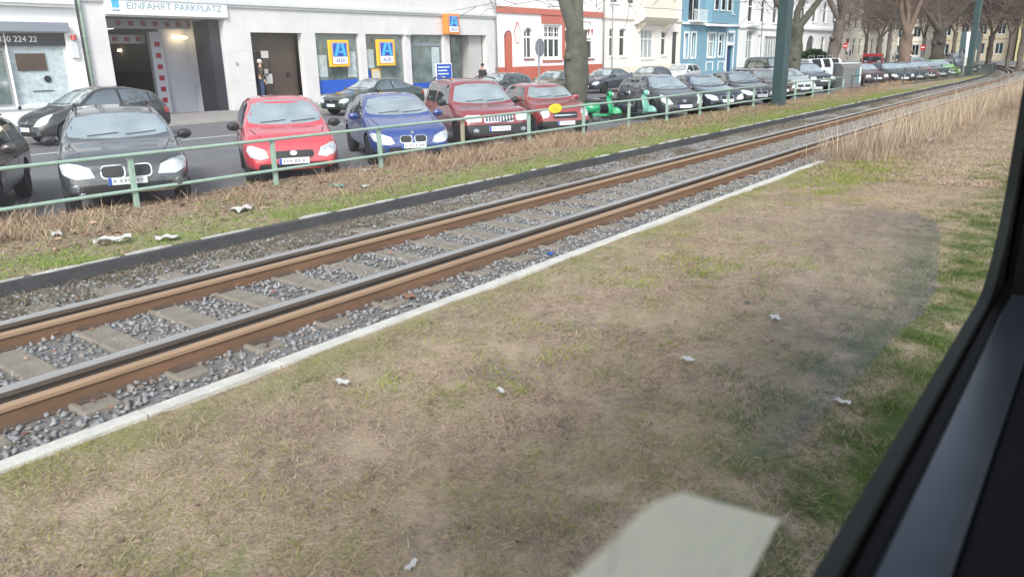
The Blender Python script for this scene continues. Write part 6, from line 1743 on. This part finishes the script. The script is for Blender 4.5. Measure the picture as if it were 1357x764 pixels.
def film(name, col_, a0, a1, x0=None, x1=None, nsc=6.0):
    "thin translucent sheet imitating a reflection in the pane: opacity varies with noise (a0..a1) and may fade in along the pane from x0 to x1"
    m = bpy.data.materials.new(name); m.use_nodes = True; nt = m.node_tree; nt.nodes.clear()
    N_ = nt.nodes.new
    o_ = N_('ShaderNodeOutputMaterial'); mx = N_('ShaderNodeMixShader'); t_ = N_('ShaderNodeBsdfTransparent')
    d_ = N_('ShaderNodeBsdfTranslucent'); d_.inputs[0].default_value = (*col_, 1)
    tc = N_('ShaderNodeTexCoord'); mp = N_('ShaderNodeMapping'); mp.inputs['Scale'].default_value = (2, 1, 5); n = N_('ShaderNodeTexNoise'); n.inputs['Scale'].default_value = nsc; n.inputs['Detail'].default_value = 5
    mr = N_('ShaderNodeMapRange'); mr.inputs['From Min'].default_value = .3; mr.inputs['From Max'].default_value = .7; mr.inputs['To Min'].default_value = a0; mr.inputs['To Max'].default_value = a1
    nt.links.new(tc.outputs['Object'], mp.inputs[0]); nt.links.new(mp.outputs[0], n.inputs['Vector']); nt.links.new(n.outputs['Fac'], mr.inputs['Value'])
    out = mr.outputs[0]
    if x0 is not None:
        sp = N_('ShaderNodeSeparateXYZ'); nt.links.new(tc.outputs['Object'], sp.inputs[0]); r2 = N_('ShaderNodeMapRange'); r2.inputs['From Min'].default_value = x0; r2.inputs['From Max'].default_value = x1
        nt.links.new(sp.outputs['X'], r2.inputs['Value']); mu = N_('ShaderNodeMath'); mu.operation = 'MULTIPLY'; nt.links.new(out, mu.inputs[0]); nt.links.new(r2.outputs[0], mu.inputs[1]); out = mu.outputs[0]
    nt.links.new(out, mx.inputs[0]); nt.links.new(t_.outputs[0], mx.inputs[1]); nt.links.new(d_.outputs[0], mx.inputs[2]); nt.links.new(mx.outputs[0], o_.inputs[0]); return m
mb = MB(); mb.prism([(-.10, CH - .272), (.372, CH - .274), (.395, CH - .276), (.416, CH - .283), (.437, CH - .291), (.66, CH - .432), (.584, CH - .453), (-.10, CH - .47)], 'y', WY - .006, WY - .004)  # added sheet that draws a pale reflection in the glass
mb.build('pale_reflection', film('pale_reflection_sheet', (.80, .80, .72), .50, .66), tw, label='pale translucent sheet imitating a reflection on the lower part of the pane')
mb = MB()
hp = [at(q[0], q[1], WY - .009) for q in [(806, 764), (812, 742), (816, 720), (822, 700), (826, 688)]]
mb.tube(hp, .00035, 4); mb.build('hairline_scratch', 'darkplastic', tw)
mb = MB(); hp = [at(q[0], q[1], WY - .009) for q in [(872, 655), (884, 668), (900, 680), (925, 688), (948, 690)]]
mb.tube(hp, .00025, 4); mb.build('hairline_scratch', 'grey_metal', tw)
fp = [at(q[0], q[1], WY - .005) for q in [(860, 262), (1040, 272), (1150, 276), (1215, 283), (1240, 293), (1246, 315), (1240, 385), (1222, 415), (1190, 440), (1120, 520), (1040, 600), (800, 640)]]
mb = MB(); mb.prism([(q.x, q.z) for q in fp], 'y', WY - .0055, WY - .0045)  # added sheet for a bluish reflection, also darkening the view behind it
mb.build('bluish_reflection', film('bluish_reflection_sheet', (.22, .25, .33), .16, .30, .42, 1.2, 3.0), tw, label='faint bluish sheet with a rounded edge imitating a reflection in the pane')
# interior ledge and trim
mb = MB(); mb.box(XL - .2, WX + .3, -.16, .068, WZ - .25, WZ - .015); mb.box(XL - .2, WX + .3, .142, WY - .03, WZ - .25, WZ - .012); mb.build('ledge', 'trim_black', tw, bevel=.006)
mb = MB(); mb.prism([(.069, WZ - .04), (.145, WZ - .04), (.145, WZ - .008), (.139, WZ - .001), (.074, WZ - .001), (.069, WZ - .008)], 'x', XL - .2, WX - .12); mb.build('ledge_strip', 'trim_grey', tw)
mb = MB(); mb.box(WX + .035, WX + .3, -.5, WY - .029, WZ - .3, ZT + .3); mb.build('pillar', 'trim_black', tw, bevel=.02)
mb = MB(); mb.box(XL - .4, 2.69, WY + .004, WY + .022, .45, WZ - .142); mb.box(XL - .4, XL - .122, WY + .004, WY + .022, WZ - .14, ZT + .4); mb.box(2.70, WX + .9, WY + .004, WY + .022, WZ - .6, ZT + .4); mb.box(XL - .12, 2.69, WY + .004, WY + .022, ZT + .125, ZT + .4)
mb.build('outer_panel', 'trim_black', tw)
mb = MB(); mb.box(XL - .4, WX + .9, -.9, -.17, WZ - .6, WZ - .35); mb.box(XL - .4, WX + .9, -.9, WY - .03, ZT + .42, ZT + .5); mb.box(WX + .31, WX + .9, -.9, WY - .03, WZ - .34, ZT + .41)
mb.build('interior_panel', 'panel_dark', tw)
L(0, tw)
for o in bpy.data.objects:
    if '_w' in o.keys(): del o['_w']
